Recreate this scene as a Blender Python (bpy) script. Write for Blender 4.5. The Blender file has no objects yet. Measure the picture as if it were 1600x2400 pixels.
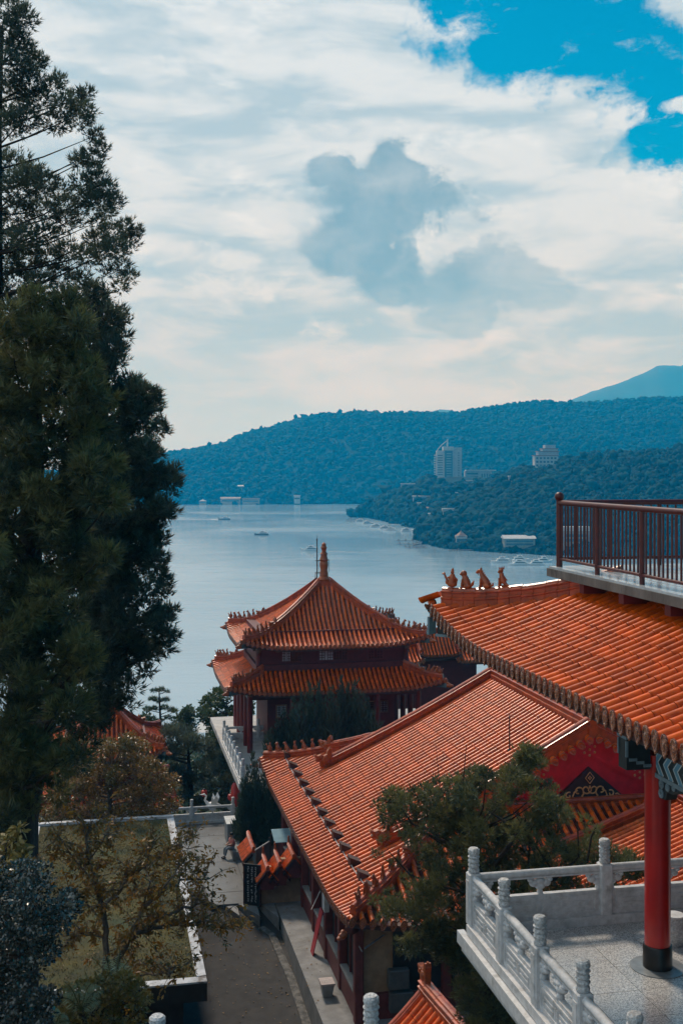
import bpy, math, random
import numpy as np
from mathutils import Vector, Matrix

SC = bpy.context.scene
COL = SC.collection
random.seed(7)
RNG = np.random.default_rng(11)
F, CX, HY = 2700.0, 800.0, 1097.0          # focal length and horizon of the photograph, in its own pixels
YAW = math.atan(560.0 / 2700.0)            # the temple's axes against the view direction
CY, SY = math.cos(YAW), math.sin(YAW)

# ------------------------------------------------------------------ camera, sky, sun, exposure
cam = bpy.data.cameras.new('camera')
cam.sensor_fit = 'VERTICAL'
cam.sensor_height = 36.0
cam.lens = 36.0 * F / 2400.0
cam.shift_y = -(1200.0 - HY) / 2400.0
cam.clip_start = 0.1
cam.clip_end = 30000.0
camo = bpy.data.objects.new('camera', cam)
COL.objects.link(camo)
camo.location = (0, 0, 0)
camo.rotation_euler = (math.radians(90), 0, 0)
SC.camera = camo

SUN_EL, SUN_AZ = math.radians(49), math.radians(-22)     # azimuth measured from the view direction, to the right
sun = bpy.data.lights.new('sun', 'SUN')
sun.energy = 2.6
sun.angle = math.radians(9.0)
sun.color = (1.0, 0.92, 0.82)
suno = bpy.data.objects.new('sun', sun)
COL.objects.link(suno)
sd = Vector((math.sin(SUN_AZ) * math.cos(SUN_EL), math.cos(SUN_AZ) * math.cos(SUN_EL), math.sin(SUN_EL)))
suno.rotation_euler = sd.to_track_quat('Z', 'Y').to_euler()

vs = SC.view_settings
vs.view_transform = 'Standard'
vs.look = 'None'
vs.gamma = 1.0
vs.exposure = 0.2
vs.use_curve_mapping = False
SC.cycles.use_denoising = True
SC.cycles.max_bounces = 6
SC.cycles.diffuse_bounces = 3
SC.cycles.glossy_bounces = 3
SC.cycles.transmission_bounces = 3
SC.cycles.transparent_max_bounces = 6
SC.cycles.volume_bounces = 1
SC.cycles.sample_clamp_indirect = 6.0


class NT:
    """small helper for building node trees"""
    def __init__(s, tree):
        s.t = tree
        s.n = tree.nodes
        s.l = tree.links

    def new(s, typ, **kw):
        n = s.n.new(typ)
        for k, v in kw.items():
            setattr(n, k, v)
        return n

    def put(s, sock, v):
        if isinstance(v, bpy.types.NodeSocket):
            s.l.new(v, sock)
        elif v is not None:
            if sock.type == 'RGBA' and len(v) == 3:
                v = (*v, 1.0)
            sock.default_value = v

    def m(s, op, a, b=None, c=None, clamp=False):
        n = s.new('ShaderNodeMath', operation=op, use_clamp=clamp)
        for i, v in enumerate((a, b, c)):
            if v is not None:
                s.put(n.inputs[i], v)
        return n.outputs[0]

    def mix(s, f, a, b, typ='MIX'):
        n = s.new('ShaderNodeMix', data_type='RGBA', blend_type=typ)
        s.put(n.inputs[0], f)
        s.put(n.inputs[6], a)
        s.put(n.inputs[7], b)
        return n.outputs[2]

    def noise(s, vec, scale, detail=4, rough=0.55, dist=0.0):
        n = s.new('ShaderNodeTexNoise')
        if vec is not None:
            s.l.new(vec, n.inputs['Vector'])
        n.inputs['Scale'].default_value = scale
        n.inputs['Detail'].default_value = detail
        n.inputs['Roughness'].default_value = rough
        n.inputs['Distortion'].default_value = dist
        return n.outputs['Fac']

    def step(s, v, lo, hi, a=0.0, b=1.0):
        n = s.new('ShaderNodeMapRange', interpolation_type='SMOOTHSTEP')
        s.put(n.inputs[0], v)
        n.inputs[1].default_value = lo
        n.inputs[2].default_value = hi
        n.inputs[3].default_value = a
        n.inputs[4].default_value = b
        return n.outputs[0]

    def comb(s, x, y, z):
        n = s.new('ShaderNodeCombineXYZ')
        for i, v in enumerate((x, y, z)):
            s.put(n.inputs[i], v)
        return n.outputs[0]


# --- sky: Nishita behind a broken deck of cloud, drawn by direction
world = bpy.data.worlds.new('World')
SC.world = world
world.use_nodes = True
N = NT(world.node_tree)
bg = N.n['Background']
sky = N.new('ShaderNodeTexSky', sky_type='NISHITA')
sky.sun_disc = False
sky.sun_elevation = SUN_EL
sky.sun_rotation = SUN_AZ
sky.air_density = 1.0
sky.dust_density = 0.6
sky.ozone_density = 2.0
tc = N.new('ShaderNodeTexCoord')
sx = N.new('ShaderNodeSeparateXYZ')
N.l.new(tc.outputs['Generated'], sx.inputs[0])
X, Yd, Z = sx.outputs
az = N.m('ARCTAN2', X, Yd)
el = N.m('ARCSINE', Z)
blue = N.mix(1.0, sky.outputs[0], (0.0, 0.55, 0.72), 'MULTIPLY')
pv = N.comb(az, N.m('MULTIPLY', el, 1.7), 0.37)
warp = N.noise(pv, 7.0, 6, 0.6)
warp2 = N.noise(N.comb(az, N.m('MULTIPLY', el, 1.3), 4.1), 9.0, 8, 0.62, 0.3)
w1 = N.m('SUBTRACT', warp, 0.5)
w2 = N.m('SUBTRACT', warp2, 0.5)
w3 = N.m('SUBTRACT', N.noise(N.comb(az, N.m('MULTIPLY', el, 1.15), 2.7), 26.0, 6, 0.62, 0.2), 0.5)
streak = N.noise(N.comb(az, N.m('MULTIPLY', el, 3.6), 1.9), 8.0, 7, 0.58, 0.35)
puff = N.noise(N.comb(az, N.m('MULTIPLY', el, 1.9), 7.7), 15.0, 8, 0.62, 0.2)
# deck colour: blue-grey hollows, white crests
deck = N.mix(N.step(streak, 0.36, 0.62), (4.0, 5.3, 6.2), (6.5, 7.3, 7.85))
deck = N.mix(N.m('MULTIPLY', N.step(puff, 0.52, 0.70), 0.62), deck, (7.8, 8.5, 9.0))
low = N.step(N.m('ADD', el, N.m('MULTIPLY', w1, 0.10)), 0.02, 0.13, 1.0, 0.0)
deck = N.mix(N.m('MULTIPLY', low, 0.72), deck, (5.6, 7.4, 9.7))
left = N.m('MULTIPLY', N.step(az, -0.20, -0.02, 1.0, 0.0), N.step(el, 0.20, 0.06, 0.0, 1.0))
deck = N.mix(N.m('MULTIPLY', left, 0.45), deck, (5.0, 6.1, 6.8))


def blob(a0, e0, ra, re, wob):
    da = N.m('DIVIDE', N.m('SUBTRACT', N.m('ADD', az, N.m('MULTIPLY', w2, wob)), a0), ra)
    de = N.m('DIVIDE', N.m('SUBTRACT', N.m('ADD', el, N.m('MULTIPLY', w1, wob)), e0), re)
    r2 = N.m('ADD', N.m('MULTIPLY', da, da), N.m('MULTIPLY', de, de))
    return N.step(N.m('ADD', N.m('ADD', N.m('SQRT', r2), N.m('MULTIPLY', w2, 1.7)), N.m('MULTIPLY', w3, 1.1)), 0.70, 1.06, 1.0, 0.0)


# the low grey cloud adrift in front of the deck, lobe by lobe
g = None
for a0, e0, ra, re in ((0.038, 0.222, 0.064, 0.040), (0.052, 0.248, 0.032, 0.036), (0.014, 0.188, 0.050, 0.032), (0.048, 0.172, 0.050, 0.032),
                       (0.124, 0.160, 0.056, 0.038), (0.098, 0.128, 0.042, 0.022), (-0.006, 0.250, 0.030, 0.018)):
    b_ = blob(a0, e0, ra, re, 0.085)
    b_ = N.m('MULTIPLY', b_, 1.0 if a0 < 0.09 else 0.85)
    g = b_ if g is None else N.m('MAXIMUM', g, b_)
gcol = N.mix(N.step(N.m('ADD', el, N.m('ADD', N.m('MULTIPLY', w2, 0.16), N.m('MULTIPLY', az, -0.25))), 0.06, 0.17), (3.4, 4.6, 5.3), (2.0, 3.2, 3.95))
g = N.m('MULTIPLY', g, N.step(N.m('ADD', N.m('MULTIPLY', w3, 1.6), N.m('MULTIPLY', w2, 1.2)), -0.45, 0.30, 0.62, 1.0))
deck = N.mix(N.m('MULTIPLY', g, 0.96), deck, gcol)
# the clear gap to the upper right, edge torn by noise
gap = N.m('SUBTRACT', N.m('ADD', el, N.m('MULTIPLY', az, 0.62)), 0.428)
gap = N.m('ADD', gap, N.m('ADD', N.m('MULTIPLY', w2, 0.34), N.m('MULTIPLY', w1, 0.12)))
gapm = N.step(gap, 0.022, 0.060)
for args in ((0.215, 0.392, 0.150, 0.092), (0.285, 0.340, 0.105, 0.066), (0.285, 0.258, 0.062, 0.026), (0.150, 0.352, 0.055, 0.030)):
    gapm = N.m('MAXIMUM', gapm, blob(*args, 0.10))
knot = blob(0.305, 0.385, 0.050, 0.036, 0.05)
knot2 = blob(0.300, 0.292, 0.035, 0.010, 0.03)
wisp = N.m('MULTIPLY', N.step(puff, 0.56, 0.74), 0.55)
gapm = N.m('MULTIPLY', gapm, N.m('SUBTRACT', 1.0, N.m('MAXIMUM', N.m('MAXIMUM', knot, knot2), wisp)))
upper = N.step(Z, 0.34, 0.75)
gapm = N.m('MAXIMUM', gapm, N.m('MULTIPLY', upper, N.step(warp, 0.56, 0.70)))
col = N.mix(gapm, deck, blue)
N.l.new(col, bg.inputs['Color'])
bg.inputs['Strength'].default_value = 0.1


# ------------------------------------------------------------------ frames and projection helpers
def W(a, b, z):
    return Vector((a * CY - b * SY, a * SY + b * CY, z))


def PX(x, y, Y):
    return Vector(((x - CX) / F * Y, Y, (HY - y) / F * Y))


def pxz(x, y, z):
    Y = -z * F / (y - HY)
    return Vector(((x - CX) / F * Y, Y, z))


def toab(v):
    return (v.x * CY + v.y * SY, -v.x * SY + v.y * CY)


def proj(v):
    return (CX + F * v[0] / v[1], HY - F * v[2] / v[1])


# ------------------------------------------------------------------ materials
MATS = {}


def mat(name, col, rough=0.6, var=0.25, scale=6.0, bump=0.0, bscale=40.0, rand=0.0, spec=0.5, metal=0.0, coat=0.0,
        col2=None, tint=False, transl=0.0, stretch=None, detail=5, emit=None, sharp=None, dirt=None):
    if name in MATS:
        return MATS[name]
    m = bpy.data.materials.new(name)
    m.use_nodes = True
    T = NT(m.node_tree)
    p = T.n['Principled BSDF']
    co = T.new('ShaderNodeNewGeometry').outputs['Position']
    if stretch:
        mp = T.new('ShaderNodeMapping')
        mp.inputs['Scale'].default_value = stretch
        T.l.new(co, mp.inputs['Vector'])
        co = mp.outputs[0]
    c2 = col2 if col2 else tuple(min(1, c * (1 + var)) for c in col)
    c1 = tuple(c * (1 - var) for c in col) if not col2 else col
    f = T.noise(co, scale, detail, 0.6)
    f = T.step(f, *(sharp or (0.3, 0.7)))
    c = T.mix(f, c1, c2)
    if dirt:                     # (colour, scale, lo, hi): stains with a shape of their own
        d = T.step(T.noise(co, dirt[1], 6, 0.65, 0.4), dirt[2], dirt[3])
        c = T.mix(d, c, dirt[0])
    if rand:
        oi = T.new('ShaderNodeObjectInfo').outputs['Random']
        gi = T.new('ShaderNodeNewGeometry').outputs['Random Per Island']
        r = T.m('FRACT', T.m('ADD', oi, gi))
        k = T.m('ADD', T.m('MULTIPLY', r, 2 * rand), 1 - rand)
        c = T.mix(1.0, c, T.comb(k, k, k), 'MULTIPLY')
    if tint:
        at = T.new('ShaderNodeAttribute', attribute_name='tint').outputs['Fac']
        c = T.mix(T.m('MULTIPLY', at, 1.0), c, tint)
    T.put(p.inputs['Base Color'], c)
    p.inputs['Roughness'].default_value = rough
    p.inputs['Metallic'].default_value = metal
    p.inputs['Specular IOR Level'].default_value = spec
    p.inputs['Coat Weight'].default_value = coat
    p.inputs['Coat Roughness'].default_value = 0.12
    if emit:
        p.inputs['Emission Color'].default_value = (*emit[0], 1)
        p.inputs['Emission Strength'].default_value = emit[1]
    if bump:
        b = T.new('ShaderNodeBump')
        b.inputs['Strength'].default_value = bump
        b.inputs['Distance'].default_value = 0.03
        T.l.new(T.noise(co, bscale, 4), b.inputs['Height'])
        T.l.new(b.outputs[0], p.inputs['Normal'])
    if transl:
        out = T.n['Material Output']
        tr = T.new('ShaderNodeBsdfTranslucent')
        T.put(tr.inputs['Color'], c)
        mx = T.new('ShaderNodeMixShader')
        mx.inputs[0].default_value = transl
        T.l.new(p.outputs[0], mx.inputs[1])
        T.l.new(tr.outputs[0], mx.inputs[2])
        T.l.new(mx.outputs[0], out.inputs['Surface'])
    MATS[name] = m
    return m


GLAZE = mat('glazed_tile', (0.60, 0.092, 0.006), 0.32, 0.25, 5.0, 0.12, 30, rand=0.24, coat=0.08, spec=0.32, dirt=((0.20, 0.038, 0.012), 2.2, 0.60, 0.85))
GLAZE_PAN_SHADED = mat('glazed_pan_shaded', (0.070, 0.012, 0.005), 0.34, 0.35, 4.0, 0.10, 30, rand=0.25, coat=0.2, dirt=((0.06, 0.02, 0.012), 2.0, 0.5, 0.75))  # same glaze as the barrels; shade between the rows is painted into this colour
GLAZE_PAN2 = mat('glazed_pan_bright', (0.24, 0.036, 0.010), 0.20, 0.35, 4.0, 0.10, 30, rand=0.25, coat=0.5, dirt=((0.06, 0.02, 0.012), 2.0, 0.55, 0.8))  # lighter copy of the pan glaze, less gap shade in its colour
GLAZE_RIDGE = mat('glazed_ridge', (0.36, 0.055, 0.010), 0.34, 0.30, 4.0, 0.12, 25, rand=0.20, coat=0.35, dirt=((0.10, 0.025, 0.012), 3.0, 0.55, 0.8))
GLAZE_CAP = mat('glazed_cap', (0.10, 0.022, 0.010), 0.24, 0.6, 52.0, 1.0, 80, rand=0.2, coat=0.6, col2=(0.50, 0.16, 0.06), sharp=(.40, .62))
GLAZE_FIG = mat('glazed_figure', (0.30, 0.065, 0.010), 0.42, 0.35, 14.0, 0.3, 50, rand=0.12, coat=0.2)
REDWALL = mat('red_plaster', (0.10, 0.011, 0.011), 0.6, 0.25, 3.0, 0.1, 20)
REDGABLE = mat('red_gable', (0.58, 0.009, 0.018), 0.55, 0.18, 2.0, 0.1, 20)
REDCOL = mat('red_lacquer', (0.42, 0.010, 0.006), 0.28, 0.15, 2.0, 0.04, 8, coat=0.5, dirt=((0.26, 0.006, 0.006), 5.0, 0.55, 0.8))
DARKWOOD = mat('dark_wood', (0.055, 0.010, 0.008), 0.55, 0.4, 5.0, 0.1, 20)
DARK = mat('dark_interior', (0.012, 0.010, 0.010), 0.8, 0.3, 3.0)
BLACK = mat('black_base', (0.012, 0.011, 0.011), 0.35, 0.4, 6.0)
STONE = mat('white_stone', (0.54, 0.54, 0.545), 0.62, 0.14, 9.0, 0.35, 60, dirt=((0.26, 0.255, 0.245), 3.2, 0.50, 0.80))
STONE_CARVED = mat('carved_stone', (0.48, 0.48, 0.48), 0.7, 0.35, 34.0, 1.0, 22, dirt=((0.25, 0.24, 0.24), 9.0, 0.5, 0.75))
CONCRETE = mat('concrete', (0.18, 0.18, 0.18), 0.75, 0.22, 1.4, 0.2, 40, dirt=((0.10, 0.10, 0.095), 0.7, 0.5, 0.72))
ASPHALT = mat('asphalt', (0.024, 0.022, 0.021), 0.85, 0.4, 1.6, 0.5, 60, dirt=((0.042, 0.036, 0.031), 0.6, 0.5, 0.75))
METAL_RED = mat('red_paint_metal', (0.075, 0.008, 0.006), 0.42, 0.25, 9.0, 0.05, 60, dirt=((0.05, 0.012, 0.010), 12, 0.6, 0.8))
BARK = mat('bark', (0.035, 0.026, 0.020), 0.9, 0.5, 12.0, 0.6, 40)
BARK_PALE = mat('pale_bark', (0.12, 0.095, 0.075), 0.85, 0.5, 14.0, 0.4, 50)
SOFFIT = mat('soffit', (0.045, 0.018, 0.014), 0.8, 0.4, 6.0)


# ------------------------------------------------------------------ mesh helpers
def tag(o, label=None, cat=None, group=None, kind=None):
    if label:
        o['label'] = label
    if cat:
        o['category'] = cat
    if group:
        o['group'] = group
    if kind:
        o['kind'] = kind
    return o


def thing(name, label, cat, loc, rz=0.0, group=None):
    o = bpy.data.objects.new(name, None)
    o.empty_display_size = 0.2
    COL.objects.link(o)
    o.location = loc
    o.rotation_euler = (0, 0, rz)
    return tag(o, label, cat, group)


def link(name, me, parent=None, mtx=None):
    o = bpy.data.objects.new(name, me)
    COL.objects.link(o)
    if parent:
        o.parent = parent
    if mtx is not None:
        o.matrix_local = mtx
    return o


class MB:
    def __init__(s):
        s.v = []
        s.f = []

    def add(s, vs_, fs_):
        k = len(s.v)
        s.v += [tuple(v) for v in vs_]
        s.f += [tuple(i + k for i in f) for f in fs_]
        return s

    def box(s, x0, y0, z0, x1, y1, z1):
        return s.add([(x0, y0, z0), (x1, y0, z0), (x1, y1, z0), (x0, y1, z0), (x0, y0, z1), (x1, y0, z1), (x1, y1, z1), (x0, y1, z1)],
                     [(0, 3, 2, 1), (4, 5, 6, 7), (0, 1, 5, 4), (1, 2, 6, 5), (2, 3, 7, 6), (3, 0, 4, 7)])

    def cbox(s, c, d, M=None):
        """box with chamfered vertical and top edges, centred at c"""
        hx, hy, hz = d[0] / 2, d[1] / 2, d[2] / 2
        k = min(hx, hy, hz) * 0.18
        ring = [(-hx + k, -hy), (hx - k, -hy), (hx, -hy + k), (hx, hy - k), (hx - k, hy), (-hx + k, hy), (-hx, hy - k), (-hx, -hy + k)]
        sc = [(-hz, 1 - k / hx * .0), (hz - k, 1), (hz, None)]
        vs_ = []
        for z, m in sc:
            for (x, y) in ring:
                if m is None:
                    vs_.append((x * (1 - k / hx), y * (1 - k / hy), z))
                else:
                    vs_.append((x, y, z))
        fs_ = [tuple(range(7, -1, -1)), tuple(range(16, 24))]
        for r in range(2):
            for i in range(8):
                j = (i + 1) % 8
                fs_.append((r * 8 + i, r * 8 + j, r * 8 + 8 + j, r * 8 + 8 + i))
        c = Vector(c)
        vs_ = [(M @ Vector(v) if M else Vector(v)) + c for v in vs_]
        return s.add(vs_, fs_)

    def tube(s, pts, rad, n=8, cap=True):
        pts = [Vector(p) for p in pts]
        if not isinstance(rad, (list, tuple)):
            rad = [rad] * len(pts)
        k = len(s.v)
        up = None
        for i, p in enumerate(pts):
            d = (pts[min(i + 1, len(pts) - 1)] - pts[max(i - 1, 0)]).normalized()
            if up is None:
                up = Vector((0, 0, 1)) if abs(d.z) < 0.9 else Vector((1, 0, 0))
            x = d.cross(up).normalized()
            y = x.cross(d).normalized()
            up = y
            for j in range(n):
                t = 2 * math.pi * j / n
                s.v.append(tuple(p + x * (math.cos(t) * rad[i]) + y * (math.sin(t) * rad[i])))
        for i in range(len(pts) - 1):
            for j in range(n):
                a, b = k + i * n + j, k + i * n + (j + 1) % n
                s.f.append((a, b, b + n, a + n))
        if cap:
            s.f.append(tuple(k + j for j in range(n - 1, -1, -1)))
            s.f.append(tuple(k + (len(pts) - 1) * n + j for j in range(n)))
        return s

    def lathe(s, c, prof, n=16):
        """prof: list of (radius, z)"""
        k = len(s.v)
        c = Vector(c)
        for r, z in prof:
            for j in range(n):
                t = 2 * math.pi * j / n
                s.v.append((c.x + r * math.cos(t), c.y + r * math.sin(t), c.z + z))
        for i in range(len(prof) - 1):
            for j in range(n):
                a, b = k + i * n + j, k + i * n + (j + 1) % n
                s.f.append((a, b, b + n, a + n))
        s.f.append(tuple(k + j for j in range(n - 1, -1, -1)))
        s.f.append(tuple(k + (len(prof) - 1) * n + j for j in range(n)))
        return s

    def ell(s, c, r, nu=8, nv=5, M=None):
        c = Vector(c)
        k = len(s.v)
        vs_ = [Vector((0, 0, -r[2]))]
        for i in range(1, nv):
            ph = -math.pi / 2 + math.pi * i / nv
            for j in range(nu):
                t = 2 * math.pi * j / nu
                vs_.append(Vector((r[0] * math.cos(ph) * math.cos(t), r[1] * math.cos(ph) * math.sin(t), r[2] * math.sin(ph))))
        vs_.append(Vector((0, 0, r[2])))
        s.v += [tuple(c + (M @ v if M else v)) for v in vs_]
        for j in range(nu):
            s.f.append((k, k + 1 + (j + 1) % nu, k + 1 + j))
            for i in range(nv - 2):
                a = k + 1 + i * nu
                s.f.append((a + j, a + (j + 1) % nu, a + nu + (j + 1) % nu, a + nu + j))
            a = k + 1 + (nv - 2) * nu
            s.f.append((a + j, a + (j + 1) % nu, len(s.v) - 1))
        return s

    def prism(s, poly, fn, t0, t1):
        """poly: 2-D outline; fn(u, v, t) -> point; extruded from t0 to t1"""
        n = len(poly)
        k = len(s.v)
        for t in (t0, t1):
            s.v += [tuple(fn(u, v, t)) for u, v in poly]
        s.f.append(tuple(k + i for i in range(n - 1, -1, -1)))
        s.f.append(tuple(k + n + i for i in range(n)))
        for i in range(n):
            j = (i + 1) % n
            s.f.append((k + i, k + j, k + n + j, k + n + i))
        return s

    def sweep(s, path, sec, upv=Vector((0, 0, 1)), cap=True):
        """sec: closed list of (lateral, height); path: points"""
        path = [Vector(p) for p in path]
        k = len(s.v)
        n = len(sec)
        for i, p in enumerate(path):
            d = path[min(i + 1, len(path) - 1)] - path[max(i - 1, 0)]
            lat = Vector((d.y, -d.x, 0))
            lat = lat.normalized() if lat.length > 1e-6 else Vector((1, 0, 0))
            for (u, v) in sec:
                s.v.append(tuple(p + lat * u + upv * v))
        for i in range(len(path) - 1):
            for j in range(n):
                a, b = k + i * n + j, k + i * n + (j + 1) % n
                s.f.append((a, b, b + n, a + n))
        if cap:
            s.f.append(tuple(k + j for j in range(n - 1, -1, -1)))
            s.f.append(tuple(k + (len(path) - 1) * n + j for j in range(n)))
        return s

    def mesh(s, name, m, smooth=False):
        me = bpy.data.meshes.new(name)
        me.from_pydata(s.v, [], s.f)
        if m:
            for mm in (m if isinstance(m, (list, tuple)) else [m]):
                me.materials.append(mm)
        if smooth:
            me.polygons.foreach_set('use_smooth', [True] * len(me.polygons))
            try:
                me.set_sharp_from_angle(angle=math.radians(40))
            except Exception:
                pass
        me.update()
        return me

    def build(s, name, m, parent=None, smooth=False, mtx=None):
        return link(name, s.mesh(name, m, smooth), parent, mtx)


def np_mesh(name, V, Fc, m, tint=None, smooth=False):
    """V (n,3), Fc (k,c) uniform polygons"""
    me = bpy.data.meshes.new(name)
    V = np.ascontiguousarray(V, dtype=np.float32)
    Fc = np.ascontiguousarray(Fc, dtype=np.int32)
    k, c = Fc.shape
    me.vertices.add(len(V))
    me.vertices.foreach_set('co', V.ravel())
    me.loops.add(k * c)
    me.loops.foreach_set('vertex_index', Fc.ravel())
    me.polygons.add(k)
    me.polygons.foreach_set('loop_start', np.arange(0, k * c, c, dtype=np.int32))
    me.polygons.foreach_set('loop_total', np.full(k, c, dtype=np.int32))
    if smooth:
        me.polygons.foreach_set('use_smooth', np.ones(k, dtype=bool))
    me.materials.append(m)
    if tint is not None:
        at = me.attributes.new('tint', 'FLOAT', 'POINT')
        at.data.foreach_set('value', np.ascontiguousarray(tint, dtype=np.float32))
    me.update(calc_edges=True)
    return me


def unit(v):
    return v / np.maximum(np.linalg.norm(v, axis=1, keepdims=True), 1e-9)


def tufts(P, D, L, nb, spread, width, tint):
    """nb thin pointed blades fanning from each point; returns V, F, T"""
    n = len(P)
    d = unit(np.repeat(D, nb, 0) + RNG.normal(0, spread, (n * nb, 3)))
    l = np.repeat(L, nb) * RNG.uniform(0.55, 1.05, n * nb)
    p = np.repeat(P, nb, 0) + RNG.normal(0, 0.10, (n * nb, 3)) * l[:, None]
    side = unit(np.cross(d, RNG.normal(0, 1, (n * nb, 3)))) * (l * width)[:, None]
    V = np.empty((n * nb, 3, 3))
    V[:, 0] = p - side
    V[:, 1] = p + side
    V[:, 2] = p + d * l[:, None]
    T = np.repeat(np.repeat(tint, nb) + RNG.normal(0, 0.06, n * nb), 3)
    return V.reshape(-1, 3), np.arange(n * nb * 3).reshape(-1, 3), np.clip(T, 0, 1)


def leaves(P, D, L, width, tint, droop=0.0, flat=0.8):
    """one folded diamond leaf at each point"""
    n = len(P)
    d = unit(D + np.array([0, 0, -droop]))
    side = unit(unit(np.cross(d, np.array([0, 0, 1.0]) + RNG.normal(0, .05, (n, 3)))) * flat + np.cross(d, RNG.normal(0, 1, (n, 3))) * .6)
    nrm = np.cross(side, d)
    l = L[:, None]
    V = np.empty((n, 4, 3))
    V[:, 0] = P
    V[:, 1] = P + d * l * 0.45 + side * l * width + nrm * l * 0.08
    V[:, 2] = P + d * l
    V[:, 3] = P + d * l * 0.45 - side * l * width + nrm * l * 0.08
    return V.reshape(-1, 3), np.arange(n * 4).reshape(-1, 4), np.clip(np.repeat(tint, 4), 0, 1)


def in_poly(x, y, poly):
    c = False
    n = len(poly)
    for i in range(n):
        x1, y1 = poly[i]
        x2, y2 = poly[i - 1]
        if (y1 > y) != (y2 > y) and x < (x2 - x1) * (y - y1) / (y2 - y1) + x1:
            c = not c
    return c


# ------------------------------------------------------------------ tiled roofs
def barrel_unit():
    mb = MB()
    n = 6
    rings = [(0.0, 1.03), (0.085, 1.03), (0.09, 0.97), (1.0, 0.93)]
    for y, r in rings:
        for j in range(n + 1):
            t = math.radians(-8 + 196 * j / n)
            mb.v.append((r * math.cos(t), y, r * math.sin(t)))
    for i in range(len(rings) - 1):
        for j in range(n):
            a = i * (n + 1) + j
            mb.f.append((a, a + n + 1, a + n + 2, a + 1))
    mb.f.append(tuple(range(n + 1)))
    return mb.mesh('barrel_tile', GLAZE, smooth=True)


BARREL = barrel_unit()
BV = np.array([v.co[:] for v in BARREL.vertices])
BF = [tuple(p.vertices) for p in BARREL.polygons]


def cap_unit():
    """round eave tile seen end on, with a raised rim, boss and a hanging tongue"""
    mb = MB()
    for (r, y) in ((1.0, 0.25), (1.05, -0.10), (0.90, -0.16), (0.80, -0.08), (0.45, -0.08), (0.30, -0.20), (0.0, -0.22)):
        for j in range(12):
            t = 2 * math.pi * j / 12
            cz_ = math.sin(t)
            nx_ = 1.0 if cz_ >= 0 else 1.0 - 0.55 * cz_ * cz_
            mb.v.append((r * math.cos(t) * nx_, y, r * cz_ * (1.0 if cz_ >= 0 else 1.25) - 0.1))
    for i in range(6):
        for j in range(12):
            a, b = i * 12 + j, i * 12 + (j + 1) % 12
            mb.f.append((a, b, b + 12, a + 12))
    return mb.mesh('eave_cap', GLAZE_CAP, smooth=True)


def drip_unit():
    mb = MB()
    out = [(-1.0, 0.35), (1.0, 0.35), (0.98, -0.35), (0.55, -0.80), (0.0, -1.45), (-0.55, -0.80), (-0.98, -0.35)]
    mb.prism(out, lambda u, v, t: (u, t, v), 0.0, 0.22)
    return mb.mesh('drip_tile', GLAZE_CAP)


CAP = cap_unit()
DRIP = drip_unit()


def np_inst(me, mats_):
    """merge copies of a unit mesh under matrices into V, list of faces"""
    V0 = np.array([v.co[:] for v in me.vertices])
    F0 = [tuple(p.vertices) for p in me.polygons]
    k = len(V0)
    V = []
    Fs = []
    for i, M in enumerate(mats_):
        A = np.array(M)
        V.append(V0 @ A[:3, :3].T + A[:3, 3])
        o = i * k
        Fs += [tuple(q + o for q in f) for f in F0]
    return np.concatenate(V), Fs


def merged(name, me, mats_, m, parent, smooth=True, stuff=True):
    if not mats_:
        return None
    V, Fs = np_inst(me, mats_)
    nm = bpy.data.meshes.new(name)
    nm.from_pydata(V.tolist(), [], Fs)
    nm.materials.append(m)
    if smooth:
        nm.polygons.foreach_set('use_smooth', [True] * len(nm.polygons))
        nm.set_sharp_from_angle(angle=math.radians(40))
    o = link(name, nm, parent)
    if stuff:
        o['kind'] = 'stuff'
    return o


def frame_mtx(p, x, y, sx_, sy_, sz_):
    y = y.normalized()
    z = x.cross(y).normalized()
    x = y.cross(z).normalized()
    M = Matrix.Identity(4)
    for i in range(3):
        M[i][0], M[i][1], M[i][2], M[i][3] = x[i] * sx_, y[i] * sy_, z[i] * sz_, p[i]
    return M


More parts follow.
